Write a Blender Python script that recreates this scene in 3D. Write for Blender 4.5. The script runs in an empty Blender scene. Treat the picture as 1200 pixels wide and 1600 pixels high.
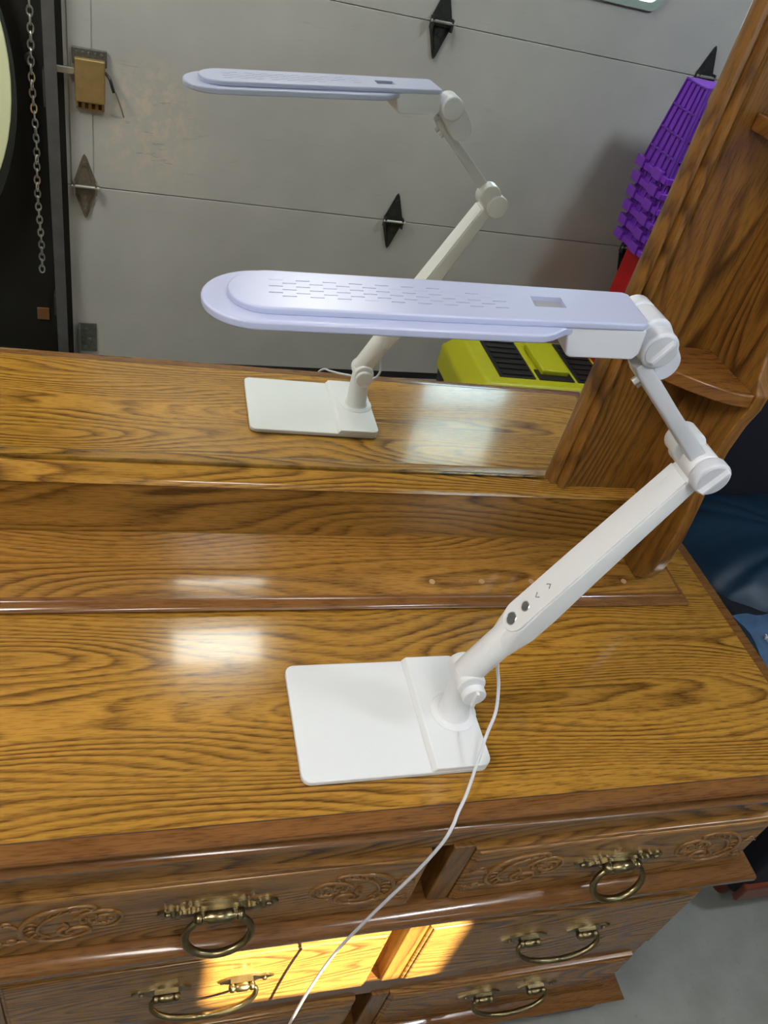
import bpy, bmesh, math, random
from mathutils import Vector, Matrix
PI = math.pi
rnd = random.Random(7)
scene = bpy.context.scene
COL = scene.collection

# ------------------------------------------------------------------ camera
cam_data = bpy.data.cameras.new('camera')
cam = bpy.data.objects.new('camera', cam_data)
COL.objects.link(cam)
cam_data.sensor_fit = 'VERTICAL'
cam_data.sensor_height = 36.0
cam_data.lens = 1242.18 / 1600 * 36.0
cam_data.clip_start = 0.02
R = ((0.9552448829804084, -0.023778106363976148, -0.2948589751007913),
     (-0.20507242331007872, 0.6651422279122947, -0.718004956699883),
     (0.2131959538487481, 0.7463380054007784, 0.6304974757736227))
mw = Matrix(R).to_4x4()
mw.translation = Vector((-0.2024, -0.88455, 0.82506))
cam.matrix_world = mw
scene.camera = cam

# ------------------------------------------------------------------ exposure, world, sun
scene.view_settings.view_transform = 'Standard'
scene.view_settings.look = 'None'
scene.view_settings.gamma = 1.0
scene.view_settings.use_curve_mapping = False
scene.view_settings.exposure = 0.0
w = bpy.data.worlds.new('sky')
scene.world = w
w.use_nodes = True
bgn = w.node_tree.nodes['Background']
bgn.inputs[0].default_value = (0.62, 0.80, 1.0, 1)
bgn.inputs[1].default_value = 11.0

sun_d = bpy.data.lights.new('sun', 'SUN')
sun_d.energy = 75.0
sun_d.angle = 0.012
sun_d.color = (1.0, 0.84, 0.60)
sun = bpy.data.objects.new('sun', sun_d)
COL.objects.link(sun)
sun.rotation_euler = Vector((-1.09, 1.488, -1.16)).to_track_quat('-Z', 'Y').to_euler()
sun.location = (4, -6, 5)

FIXTURES = [((0.10, -1.29), (0.32, 0.54), 22.0), ((1.85, -0.85), (0.24, 0.26), 85.0), ((-1.35, -0.75), (0.40, 0.66), 38.0)]
FIX_COL = [(1.0, 0.98, 0.93), (0.88, 0.95, 1.0), (1.0, 0.955, 0.89)]
FLOOR = -0.885
CEIL = 1.65

# ------------------------------------------------------------------ node helpers
def new_mat(name):
    m = bpy.data.materials.new(name)
    m.use_nodes = True
    nt = m.node_tree
    b = nt.nodes['Principled BSDF']
    return m, nt, b

def N(nt, kind, **kw):
    n = nt.nodes.new(kind)
    for k, v in kw.items():
        if k in ('operation', 'noise_dimensions', 'data_type', 'blend_type', 'interpolation_type', 'feature', 'distance'):
            setattr(n, k, v)
        else:
            n.inputs[k].default_value = v
    return n

def math_n(nt, op, a, b=None, c=None):
    n = nt.nodes.new('ShaderNodeMath'); n.operation = op
    for i, v in enumerate((a, b, c)):
        if v is None: continue
        if isinstance(v, (int, float)): n.inputs[i].default_value = v
        else: nt.links.new(v, n.inputs[i])
    return n.outputs[0]

def mixc(nt, fac, a, b, mode='MIX'):
    n = nt.nodes.new('ShaderNodeMix'); n.data_type = 'RGBA'; n.blend_type = mode
    for i, v in ((0, fac), (6, a), (7, b)):
        if isinstance(v, (int, float)): n.inputs[i].default_value = v
        elif isinstance(v, tuple): n.inputs[i].default_value = (*v, 1) if len(v) == 3 else v
        else: nt.links.new(v, n.inputs[i])
    return n.outputs[2]

def noise(nt, vec, scale, detail=2.0, rough=0.5):
    n = nt.nodes.new('ShaderNodeTexNoise')
    n.inputs['Scale'].default_value = scale
    n.inputs['Detail'].default_value = detail
    n.inputs['Roughness'].default_value = rough
    nt.links.new(vec, n.inputs['Vector'])
    return n.outputs[0]

def sep_obj(nt):
    tc = nt.nodes.new('ShaderNodeTexCoord')
    s = nt.nodes.new('ShaderNodeSeparateXYZ')
    nt.links.new(tc.outputs['Object'], s.inputs[0])
    return tc.outputs['Object'], s.outputs[0], s.outputs[1], s.outputs[2]

def comb(nt, x, y, z):
    n = nt.nodes.new('ShaderNodeCombineXYZ')
    for i, v in enumerate((x, y, z)):
        if isinstance(v, (int, float)): n.inputs[i].default_value = v
        else: nt.links.new(v, n.inputs[i])
    return n.outputs[0]

def ramp(nt, fac, pts, interp='LINEAR'):
    n = nt.nodes.new('ShaderNodeValToRGB')
    n.color_ramp.interpolation = interp
    el = n.color_ramp.elements
    while len(el) < len(pts): el.new(0.5)
    for e, (p, c) in zip(el, pts):
        e.position = p; e.color = (*c, 1)
    nt.links.new(fac, n.inputs[0])
    return n.outputs[0]

def bump(nt, b, h, strength, dist=0.001):
    n = nt.nodes.new('ShaderNodeBump')
    n.inputs['Strength'].default_value = strength
    n.inputs['Distance'].default_value = dist
    nt.links.new(h, n.inputs['Height'])
    nt.links.new(n.outputs[0], b.inputs['Normal'])

def wood(name, axis='x', seed=0.0, light=(0.40, 0.205, 0.035), dark=(0.105, 0.038, 0.008), lines=17.0, wob=3.2, rough=0.17, amt=0.85, coat=0.35):
    m, nt, b = new_mat(name)
    _, x, y, z = sep_obj(nt)
    if axis == 'x':
        a, bb = x, math_n(nt, 'ADD', y, z)
        cc = math_n(nt, 'SUBTRACT', y, z)
    elif axis == 'y':
        a, bb = y, math_n(nt, 'ADD', x, z)
        cc = math_n(nt, 'SUBTRACT', x, z)
    else:
        a, bb = z, math_n(nt, 'ADD', x, math_n(nt, 'MULTIPLY', y, 1.0))
        cc = math_n(nt, 'SUBTRACT', x, y)
    oi = nt.nodes.new('ShaderNodeObjectInfo')
    r = math_n(nt, 'MULTIPLY', oi.outputs['Random'], 37.0)
    a2 = math_n(nt, 'ADD', a, r)
    # slow figure: its contour lines make cathedral grain, stretched along the board
    v1 = comb(nt, math_n(nt, 'MULTIPLY', a2, 1.0), math_n(nt, 'MULTIPLY_ADD', bb, 6.0, seed), math_n(nt, 'MULTIPLY', cc, 1.5))
    n1 = noise(nt, v1, 1.0, 1.6, 0.42)
    v2 = comb(nt, math_n(nt, 'MULTIPLY', a2, 9.0), math_n(nt, 'MULTIPLY_ADD', bb, 60.0, seed), 0.0)
    n2 = noise(nt, v2, 1.0, 4.0, 0.62)
    val = math_n(nt, 'ADD', math_n(nt, 'MULTIPLY', bb, 0.85), math_n(nt, 'MULTIPLY', n1, wob * 0.42))
    val = math_n(nt, 'ADD', val, math_n(nt, 'MULTIPLY', n2, 0.020))
    fr = math_n(nt, 'FRACT', math_n(nt, 'MULTIPLY', val, lines * 2.1))
    line = ramp(nt, fr, [(0.0, (0.35,) * 3), (0.12, (1.0,) * 3), (0.34, (0.50,) * 3), (0.62, (0.10,) * 3), (0.90, (0.03,) * 3), (1.0, (0.35,) * 3)])
    # lines come and go along the board
    v3 = comb(nt, math_n(nt, 'MULTIPLY', a2, 2.6), math_n(nt, 'MULTIPLY_ADD', bb, 20.0, seed + 5.0), 3.0)
    n3 = noise(nt, v3, 1.0, 3.0, 0.6)
    n3 = ramp(nt, n3, [(0.32, (0.22,) * 3), (0.62, (1.0,) * 3)])
    lf = math_n(nt, 'MULTIPLY', math_n(nt, 'MULTIPLY', line, n3), amt)
    # pores: short dark flecks along the grain
    v4 = comb(nt, math_n(nt, 'MULTIPLY', a2, 38.0), math_n(nt, 'MULTIPLY', bb, 430.0), 0.0)
    n4 = noise(nt, v4, 1.0, 2.0, 0.6)
    pore = ramp(nt, n4, [(0.47, (0.0,) * 3), (0.64, (1.0,) * 3)])
    v5 = comb(nt, math_n(nt, 'MULTIPLY', a2, 1.8), math_n(nt, 'MULTIPLY_ADD', bb, 9.0, seed + 9.0), 0.0)
    n5 = noise(nt, v5, 1.0, 2.0, 0.5)
    base = mixc(nt, n5, tuple(c * 1.25 for c in light), tuple(c * 0.68 for c in light))
    c1 = mixc(nt, lf, base, dark)
    pf = math_n(nt, 'MULTIPLY', pore, math_n(nt, 'MULTIPLY_ADD', line, 0.40, 0.34))
    c2 = mixc(nt, pf, c1, tuple(c * 0.8 for c in dark))
    nt.links.new(c2, b.inputs['Base Color'])
    b.inputs['Roughness'].default_value = rough
    b.inputs['Specular IOR Level'].default_value = 0.5
    b.inputs['Coat Weight'].default_value = coat
    b.inputs['Coat Roughness'].default_value = 0.07
    bump(nt, b, math_n(nt, 'ADD', n4, math_n(nt, 'MULTIPLY', n2, 1.5)), 0.025, 0.001)
    return m

def plain(name, color, rough=0.5, metal=0.0, var=0.06, scale=30.0, bstr=0.0, coat=0.0, spec=0.5):
    m, nt, b = new_mat(name)
    v, x, y, z = sep_obj(nt)
    n = noise(nt, v, scale, 3.0, 0.55)
    c = mixc(nt, n, tuple(k * (1 - var) for k in color), tuple(min(1, k * (1 + var)) for k in color))
    nt.links.new(c, b.inputs['Base Color'])
    b.inputs['Roughness'].default_value = rough
    b.inputs['Metallic'].default_value = metal
    b.inputs['Coat Weight'].default_value = coat
    b.inputs['Specular IOR Level'].default_value = spec
    if bstr: bump(nt, b, n, bstr, 0.004)
    return m

W_TOP = wood('oak_top', 'x', 3.0, light=(0.44, 0.220, 0.032), dark=(0.085, 0.032, 0.007), amt=1.0)
W_FRONT = wood('oak_front', 'x', 11.0, light=(0.31, 0.145, 0.032), dark=(0.075, 0.028, 0.007), lines=15.0, rough=0.27, amt=1.0, coat=0.1)
W_EDGE = wood('oak_edge', 'x', 21.0, light=(0.20, 0.086, 0.024), dark=(0.085, 0.032, 0.009), lines=9.0, rough=0.20, amt=0.4)
W_EDGEY = wood('oak_edge_side', 'y', 21.0, light=(0.20, 0.086, 0.024), dark=(0.085, 0.032, 0.009), lines=9.0, rough=0.20, amt=0.4)
W_BASE = wood('oak_panel', 'x', 31.0, light=(0.30, 0.145, 0.026), dark=(0.065, 0.024, 0.005), lines=12.0, amt=1.0, rough=0.2)
W_POST = wood('oak_post', 'z', 41.0, light=(0.25, 0.110, 0.019), dark=(0.055, 0.019, 0.004), lines=11.0, amt=1.0, rough=0.3)
W_PL = wood('oak_plinth', 'x', 61.0, light=(0.36, 0.175, 0.034), dark=(0.085, 0.032, 0.007), lines=15.0, amt=0.9, rough=0.14)
W_SHELF = wood('oak_shelf', 'x', 47.0, light=(0.24, 0.10, 0.022), dark=(0.09, 0.03, 0.008), lines=8.0, amt=0.6, rough=0.25)
M_DARKWOOD = plain('dark_gap', (0.035, 0.015, 0.006), 0.6)
M_BRASS = plain('antique_brass', (0.25, 0.20, 0.105), 0.30, 1.0, 0.35, 60.0)
M_WHITE = plain('white_plastic', (0.72, 0.735, 0.76), 0.32, 0, 0.01)
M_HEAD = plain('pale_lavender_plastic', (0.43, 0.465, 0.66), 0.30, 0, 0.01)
M_JOINT = plain('joint_plastic', (0.60, 0.615, 0.68), 0.32, 0, 0.01)
M_UARM = plain('grey_white_plastic', (0.52, 0.53, 0.57), 0.28, 0, 0.01)
M_BTN = plain('button_grey', (0.10, 0.115, 0.12), 0.35)
M_MARK = plain('marking_grey', (0.16, 0.16, 0.18), 0.5)
M_SLOT = plain('vent_dark', (0.10, 0.11, 0.16), 0.6)
M_DIFF = plain('diffuser', (0.62, 0.66, 0.68), 0.45)
M_CABLE = plain('white_cable', (0.60, 0.61, 0.66), 0.38)
M_STEEL = plain('galvanised_steel', (0.16, 0.165, 0.16), 0.45, 0.7, 0.5, 70.0)
M_STEELB = plain('bright_steel', (0.62, 0.62, 0.60), 0.3, 0.8)
M_HINGE = plain('dark_hinge_steel', (0.045, 0.048, 0.048), 0.5, 0.5, 0.5, 80.0)
M_TAN = plain('warm_hinge_steel', (0.19, 0.165, 0.135), 0.5, 0.5, 0.4, 80.0)
M_LATCH = plain('brassy_latch', (0.42, 0.30, 0.13), 0.4, 0.6, 0.25, 40.0)
M_TRACK = plain('track_steel', (0.13, 0.13, 0.135), 0.45, 0.4, 0.3, 20.0)
M_BLACKWALL = plain('black_wall_paint', (0.010, 0.010, 0.008), 0.7, 0, 0.5, 4.0)
M_WALL = plain('grey_wall', (0.30, 0.29, 0.27), 0.85, 0, 0.15, 3.0)
M_CEIL = plain('ceiling_board', (0.55, 0.55, 0.53), 0.85, 0, 0.08, 4.0)
M_PURPLE = plain('purple_plastic', (0.19, 0.035, 0.50), 0.35, 0, 0.05)
M_RED = plain('red_paint', (0.55, 0.012, 0.018), 0.35, 0, 0.05)
M_YELLOW = plain('yellow_plastic', (0.46, 0.46, 0.012), 0.4, 0, 0.05)
M_BLACK = plain('black_plastic', (0.012, 0.012, 0.013), 0.45, 0, 0.2)
M_NAVY = plain('navy_leather', (0.007, 0.028, 0.060), 0.50, 0, 0.25, 14.0, 0.5)
M_NAVYD = plain('dark_navy_fabric', (0.003, 0.005, 0.013), 0.85, 0, 0.3, 50.0)
M_DENIM = plain('blue_cloth', (0.06, 0.13, 0.24), 0.8, 0, 0.3, 70.0)
M_CHERRY = plain('cherry_wood', (0.16, 0.035, 0.016), 0.3, 0, 0.3, 20.0)
M_CREAM = plain('pale_yellow_laminate', (0.82, 0.85, 0.56), 0.4, 0, 0.06, 5.0)
M_RIM = plain('dark_grey_rim', (0.045, 0.050, 0.048), 0.5)
M_GREYBOX = plain('grey_tote_plastic', (0.13, 0.135, 0.125), 0.6)
M_CHAIN = plain('chain_steel', (0.62, 0.62, 0.60), 0.3, 0.9, 0.3, 90.0)
M_FRAMEG = plain('window_frame_grey', (0.32, 0.40, 0.38), 0.3, 0, 0.1)
M_EXT = plain('outside_concrete', (0.35, 0.35, 0.33), 0.9)
M_WIRE = plain('printed_white', (0.6, 0.6, 0.6), 0.6)

def blocker_mat():  # for the sheet added outside to shape the sunlight
    m, nt, b = new_mat('translucent_blocker')
    b.inputs['Base Color'].default_value = (0.85, 0.87, 0.88, 1)
    b.inputs['Roughness'].default_value = 0.7
    tr = nt.nodes.new('ShaderNodeBsdfTranslucent'); tr.inputs[0].default_value = (0.80, 0.86, 0.90, 1)
    mx = nt.nodes.new('ShaderNodeMixShader'); mx.inputs[0].default_value = 0.6
    out = nt.nodes['Material Output']
    nt.links.new(b.outputs[0], mx.inputs[1]); nt.links.new(tr.outputs[0], mx.inputs[2]); nt.links.new(mx.outputs[0], out.inputs[0])
    return m
M_BLOCKER = blocker_mat()

def floor_mat():
    m, nt, b = new_mat('garage_concrete')
    v, x, y, z = sep_obj(nt)
    n = noise(nt, v, 5.0, 6.0, 0.6); n2 = noise(nt, v, 60.0, 3.0, 0.6)
    c = ramp(nt, n, [(0.3, (0.17, 0.175, 0.165)), (0.7, (0.27, 0.275, 0.265))])
    sp = ramp(nt, n2, [(0.62, (0.0,) * 3), (0.75, (1.0,) * 3)])
    c = mixc(nt, math_n(nt, 'MULTIPLY', sp, 0.3), c, (0.12, 0.13, 0.125))
    nt.links.new(c, b.inputs['Base Color'])
    b.inputs['Roughness'].default_value = 0.6
    bump(nt, b, n2, 0.15, 0.002)
    return m
M_FLOOR = floor_mat()

def door_mat():
    # painted steel garage door: scuffs, scratches and a warm sunlit patch painted over the scuffed area by the latch
    m, nt, b = new_mat('garage_door_steel')
    v, x, y, z = sep_obj(nt)
    n = noise(nt, comb(nt, math_n(nt, 'MULTIPLY', x, 2.0), y, math_n(nt, 'MULTIPLY', z, 2.0)), 1.0, 4.0, 0.6)
    c = ramp(nt, n, [(0.3, (0.40, 0.40, 0.40)), (0.7, (0.50, 0.50, 0.495))])
    sc = noise(nt, comb(nt, math_n(nt, 'MULTIPLY', x, 9.0), y, math_n(nt, 'MULTIPLY', z, 60.0)), 1.0, 4.0, 0.65)
    sc = ramp(nt, sc, [(0.60, (0.0,) * 3), (0.72, (1.0,) * 3)])
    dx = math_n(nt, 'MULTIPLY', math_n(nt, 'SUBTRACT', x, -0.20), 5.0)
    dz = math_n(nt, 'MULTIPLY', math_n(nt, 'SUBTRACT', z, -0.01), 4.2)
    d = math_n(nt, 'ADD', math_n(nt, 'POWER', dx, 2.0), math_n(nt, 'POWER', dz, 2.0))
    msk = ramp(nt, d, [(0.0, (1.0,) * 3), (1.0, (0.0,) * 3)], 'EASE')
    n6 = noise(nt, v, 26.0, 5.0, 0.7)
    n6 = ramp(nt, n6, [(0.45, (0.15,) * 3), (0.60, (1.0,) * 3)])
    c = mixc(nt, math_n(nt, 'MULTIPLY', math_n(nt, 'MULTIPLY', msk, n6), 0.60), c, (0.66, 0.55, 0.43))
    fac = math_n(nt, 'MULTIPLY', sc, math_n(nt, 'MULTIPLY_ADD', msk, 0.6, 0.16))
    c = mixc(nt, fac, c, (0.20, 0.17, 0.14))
    nt.links.new(c, b.inputs['Base Color'])
    b.inputs['Roughness'].default_value = 0.42
    bump(nt, b, n, 0.2, 0.01)
    return m
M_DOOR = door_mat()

def emis(name, col, s):
    m, nt, b = new_mat(name)
    b.inputs['Base Color'].default_value = (0.9, 0.9, 0.9, 1)
    b.inputs['Emission Color'].default_value = (*col, 1)
    b.inputs['Emission Strength'].default_value = s
    return m

def mirror_mat():
    m, nt, b = new_mat('mirror_silver')
    b.inputs['Base Color'].default_value = (0.90, 0.93, 0.87, 1)
    b.inputs['Metallic'].default_value = 1.0
    b.inputs['Roughness'].default_value = 0.0
    return m
M_MIRROR = mirror_mat()

def glass_mat():
    m = bpy.data.materials.new('window_glass'); m.use_nodes = True
    nt = m.node_tree
    for n in list(nt.nodes): nt.nodes.remove(n)
    o = nt.nodes.new('ShaderNodeOutputMaterial')
    t = nt.nodes.new('ShaderNodeBsdfTransparent'); t.inputs[0].default_value = (0.88, 0.94, 0.92, 1)
    g = nt.nodes.new('ShaderNodeBsdfGlossy'); g.inputs['Roughness'].default_value = 0.02
    mx = nt.nodes.new('ShaderNodeMixShader'); mx.inputs[0].default_value = 0.08
    nt.links.new(t.outputs[0], mx.inputs[1]); nt.links.new(g.outputs[0], mx.inputs[2])
    nt.links.new(mx.outputs[0], o.inputs[0])
    return m
M_GLASS = glass_mat()

# ------------------------------------------------------------------ mesh helpers
class MB:
    def __init__(s): s.v = []; s.f = []
    def add(s, vs, fs):
        o = len(s.v); s.v += [tuple(p) for p in vs]; s.f += [tuple(i + o for i in f) for f in fs]; return s
    def box(s, x0, x1, y0, y1, z0, z1):
        vs = [(x, y, z) for z in (z0, z1) for y in (y0, y1) for x in (x0, x1)]
        return s.add(vs, [(0, 2, 3, 1), (4, 5, 7, 6), (0, 1, 5, 4), (2, 6, 7, 3), (0, 4, 6, 2), (1, 3, 7, 5)])
    def loft(s, secs, cap=True, closed=False):
        n = len(secs[0]); vs = [p for q in secs for p in q]; fs = []
        m = len(secs)
        for i in range(m if closed else m - 1):
            a = i * n; b = ((i + 1) % m) * n
            for j in range(n):
                k = (j + 1) % n
                fs.append((a + j, a + k, b + k, b + j))
        if cap and not closed:
            fs.append(tuple(reversed(range(n)))); fs.append(tuple(range((m - 1) * n, m * n)))
        return s.add(vs, fs)
    def prism(s, pts, frame):   # pts 2D, frame(u,v,t)->3D for t in (0,1)
        return s.loft([[frame(u, v, 0) for u, v in pts], [frame(u, v, 1) for u, v in pts]])
    def tube(s, path, r, n=10, smooth=0, cap=True, squash=None, closed=False):
        P = [Vector(p) for p in path]
        if smooth: P = catmull(P, smooth, closed)
        secs = []
        up = Vector((0, 0, 1)); prev = None
        L = len(P)
        for i, p in enumerate(P):
            if closed: t = P[(i + 1) % L] - P[i - 1]
            else: t = P[min(i + 1, L - 1)] - P[max(i - 1, 0)]
            t.normalize()
            if prev is None:
                a = up if abs(t.z) < 0.9 else Vector((1, 0, 0))
                nrm = (a - t * a.dot(t)).normalized()
            else:
                nrm = (prev - t * prev.dot(t)).normalized()
            prev = nrm; bn = t.cross(nrm)
            rr = r(i / max(1, L - 1)) if callable(r) else r
            ra, rb = (rr, rr) if not squash else (rr * squash[0], rr * squash[1])
            secs.append([p + nrm * math.cos(2 * PI * k / n) * ra + bn * math.sin(2 * PI * k / n) * rb for k in range(n)])
        return s.loft(secs, cap, closed)
    def cyl(s, a, b, r0, r1=None, n=28, round_=0.0):
        a = Vector(a); b = Vector(b); r1 = r0 if r1 is None else r1
        t = (b - a).normalized(); L = (b - a).length
        q = Vector((0, 0, 1)) if abs(t.z) < 0.9 else Vector((1, 0, 0))
        u = (q - t * q.dot(t)).normalized(); v = t.cross(u)
        prof = []
        if round_:
            for k in range(5):
                an = PI / 2 * k / 4
                prof.append((round_ * (1 - math.sin(an)), r0 - round_ * (1 - math.cos(PI / 2 - an)) if False else r0 - round_ + round_ * math.sin(PI / 2 * k / 4)))
            prof = [(round_ * (1 - math.cos(PI / 2 * k / 4)), r0 - round_ + round_ * math.sin(PI / 2 * k / 4)) for k in range(5)]
            prof += [(L - round_ * (1 - math.cos(PI / 2 * k / 4)), r1 - round_ + round_ * math.sin(PI / 2 * k / 4)) for k in range(4, -1, -1)]
        else: prof = [(0, r0), (L, r1)]
        return s.loft([[a + t * d + u * r * math.cos(2 * PI * k / n) + v * r * math.sin(2 * PI * k / n) for k in range(n)] for d, r in prof])
    def lathe(s, o, prof, n=28):   # prof: (r,z)
        o = Vector(o)
        return s.loft([[o + Vector((r * math.cos(2 * PI * k / n), r * math.sin(2 * PI * k / n), z)) for k in range(n)] for r, z in prof])
    def sweep(s, prof, path):      # prof (outward, z), path xy points; outward is to the right of travel; mitred
        P = [Vector(p) for p in path]; secs = []
        for i, p in enumerate(P):
            d0 = (P[i] - P[i - 1]).normalized() if i else None
            d1 = (P[i + 1] - P[i]).normalized() if i < len(P) - 1 else None
            ds = [d for d in (d0, d1) if d is not None]
            ns = [Vector((d.y, -d.x)) for d in ds]
            if len(ns) == 2:
                m = (ns[0] + ns[1]); m = m / m.dot(ns[0])
            else: m = ns[0]
            secs.append([(p.x + m.x * o, p.y + m.y * o, z) for o, z in prof])
        return s.loft(secs)
    def rbox(s, c, h, r, n=4):     # rounded (superellipsoid-like) box
        c = Vector(c); segs = 8 * n
        def sp(a, p): return math.copysign(abs(a) ** p, a)
        secs = []
        for i in range(1, segs // 2):
            ph = -PI / 2 + PI * i / (segs // 2)
            row = []
            for k in range(segs):
                th = 2 * PI * k / segs
                row.append(c + Vector((h[0] * sp(math.cos(ph), r) * sp(math.cos(th), r), h[1] * sp(math.cos(ph), r) * sp(math.sin(th), r), h[2] * sp(math.sin(ph), r))))
            secs.append(row)
        return s.loft(secs)

def catmull(P, n, closed=False):
    out = []
    L = len(P)
    for i in range(L if closed else L - 1):
        if closed: a, b, c, d = P[i - 1], P[i], P[(i + 1) % L], P[(i + 2) % L]
        else: a, b, c, d = P[max(i - 1, 0)], P[i], P[i + 1], P[min(i + 2, L - 1)]
        for k in range(n):
            t = k / n
            out.append(0.5 * ((2 * b) + (c - a) * t + (2 * a - 5 * b + 4 * c - d) * t * t + (3 * b - a - 3 * c + d) * t ** 3))
    if not closed: out.append(P[-1])
    return out

WORLD = {}     # object name -> world origin used for parts written in scene coordinates
def thing(name, loc, label=None, cat=None, group=None, kind=None, rz=0.0):
    o = bpy.data.objects.new(name, None); COL.objects.link(o)
    o.location = loc; o.rotation_euler = (0, 0, rz); o.empty_display_size = 0.05
    tag(o, label, cat, group, kind)
    WORLD[o.name] = Matrix.Translation(loc) @ Matrix.Rotation(rz, 4, 'Z')
    return o

def tag(o, label=None, cat=None, group=None, kind=None):
    if label: o['label'] = label
    if cat: o['category'] = cat
    if group: o['group'] = group
    if kind: o['kind'] = kind
    return o

def part(name, mb, mat, parent=None, bevel=0.0, seg=2, smooth=30, local=False, label=None, kind=None, origin=None, cut=None, subsurf=0):
    """mesh in scene coordinates (or the parent's own, local=True) linked as one object"""
    me = bpy.data.meshes.new(name)
    PW = WORLD[parent.name] if parent else Matrix.Identity(4)
    OW = PW.copy()
    vs = [Vector(v) for v in mb.v]
    if local: vs = [PW @ v for v in vs]
    if origin is not None:
        OW = PW @ Matrix.Translation(Vector(origin)) if local else Matrix.Translation(Vector(origin)) @ PW.to_3x3().to_4x4()
    inv = OW.inverted()
    vs = [inv @ v for v in vs]
    me.from_pydata([tuple(v) for v in vs], [], mb.f)
    bm = bmesh.new(); bm.from_mesh(me)
    bmesh.ops.recalc_face_normals(bm, faces=bm.faces)
    bm.to_mesh(me); bm.free()
    me.materials.append(mat)
    o = bpy.data.objects.new(name, me); COL.objects.link(o)
    if parent:
        o.parent = parent
        o.matrix_basis = PW.inverted() @ OW
    else:
        o.matrix_basis = OW
    WORLD[o.name] = OW
    if cut is not None:
        cm = bpy.data.meshes.new('cut')
        cm.from_pydata([tuple(inv @ Vector(v)) for v in cut.v], [], cut.f)
        bm = bmesh.new(); bm.from_mesh(cm); bmesh.ops.recalc_face_normals(bm, faces=bm.faces); bm.to_mesh(cm); bm.free()
        co = bpy.data.objects.new('cut', cm); COL.objects.link(co)
        po = o.parent
        o.parent = None; o.matrix_basis = Matrix.Identity(4)
        if bevel:
            bv = o.modifiers.new('bevel', 'BEVEL'); bv.width = bevel; bv.segments = seg; bv.limit_method = 'ANGLE'; bv.angle_limit = math.radians(35); bv.harden_normals = True
        md = o.modifiers.new('cut', 'BOOLEAN'); md.object = co; md.operation = 'DIFFERENCE'; md.solver = 'EXACT'
        bpy.context.view_layer.update()
        ev = o.evaluated_get(bpy.context.evaluated_depsgraph_get())
        me2 = bpy.data.meshes.new_from_object(ev)
        o.modifiers.clear()
        old = o.data; o.data = me2; bpy.data.meshes.remove(old); me2.name = name
        bpy.data.objects.remove(co); bpy.data.meshes.remove(cm)
        o.parent = po
        o.matrix_basis = PW.inverted() @ OW
        me = me2; bevel = 0
    for p in me.polygons: p.use_smooth = True
    me.set_sharp_from_angle(angle=math.radians(smooth))
    if cut is not None:
        wn = o.modifiers.new('weighted_normals', 'WEIGHTED_NORMAL'); wn.keep_sharp = True; wn.weight = 100
    if subsurf:
        sm = o.modifiers.new('subdivision', 'SUBSURF'); sm.levels = subsurf; sm.render_levels = subsurf
    if bevel:
        bv = o.modifiers.new('bevel', 'BEVEL'); bv.width = bevel; bv.segments = seg
        bv.limit_method = 'ANGLE'; bv.angle_limit = math.radians(35)
        bv.harden_normals = True
    tag(o, label=label, kind=kind)
    return o

def place_copy(src, parent, loc, rz=0.0, name=None):
    o = src.copy(); COL.objects.link(o)
    o.parent = parent
    o.matrix_local = Matrix.Translation(loc) @ Matrix.Rotation(rz, 4, 'Z')
    WORLD[o.name] = WORLD[parent.name] @ o.matrix_local
    return o

def struct(name, mb, mat, **kw):
    o = part(name, mb, mat, None, **kw); o['kind'] = 'structure'; return o

# ------------------------------------------------------------------ room shell
DOOR_K = math.atan(-0.065)
RX0, RX1, RY1 = -2.3, 3.6, 1.7
struct('floor', MB().box(RX0 - 0.1, RX1 + 0.1, -2.30, RY1 + 0.1, FLOOR - 0.1, FLOOR), M_FLOOR)
struct('ceiling', MB().box(RX0 - 0.1, RX1 + 0.1, -2.35, RY1 + 0.1, CEIL, CEIL + 0.1), M_CEIL)
struct('wall_left', MB().box(RX0 - 0.1, RX0, -2.2, RY1, FLOOR, CEIL), M_WALL)
struct('wall_right', MB().box(RX1, RX1 + 0.1, -2.3, RY1, FLOOR, CEIL), M_WALL)
struct('wall_back', MB().box(RX0 - 0.1, RX1 + 0.1, RY1, RY1 + 0.1, FLOOR, CEIL), M_WALL)
# wall round the garage door, in the door's own turned frame (local x along the door, +y into the room)
DX0, DX1, DTOP = -0.445, 2.80, 1.56
fw = thing('wall_front', (0, -1.88, 0), kind='structure', rz=DOOR_K)
part('wall_panel', MB().box(-2.5, DX0, -0.12, 0.0, FLOOR, CEIL + 0.05), M_BLACKWALL, fw, local=True)
part('wall_panel', MB().box(DX1, 3.75, -0.12, 0.0, FLOOR, CEIL + 0.05), M_WALL, fw, local=True)
part('wall_header', MB().box(DX0, DX1, -0.12, 0.0, DTOP, CEIL + 0.05), M_WALL, fw, local=True)
struct('sun_blocker', MB().box(-4, 6, -3.6, -2.36, 2.11, 2.13), M_BLOCKER)       # unseen translucent sheet, added to trim the sun beam and brighten window reflections
struct('trim_2', MB().box(-6, 8, -9, -2.31, FLOOR - 0.12, FLOOR - 0.02), M_EXT)     # concrete drive outside

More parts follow.
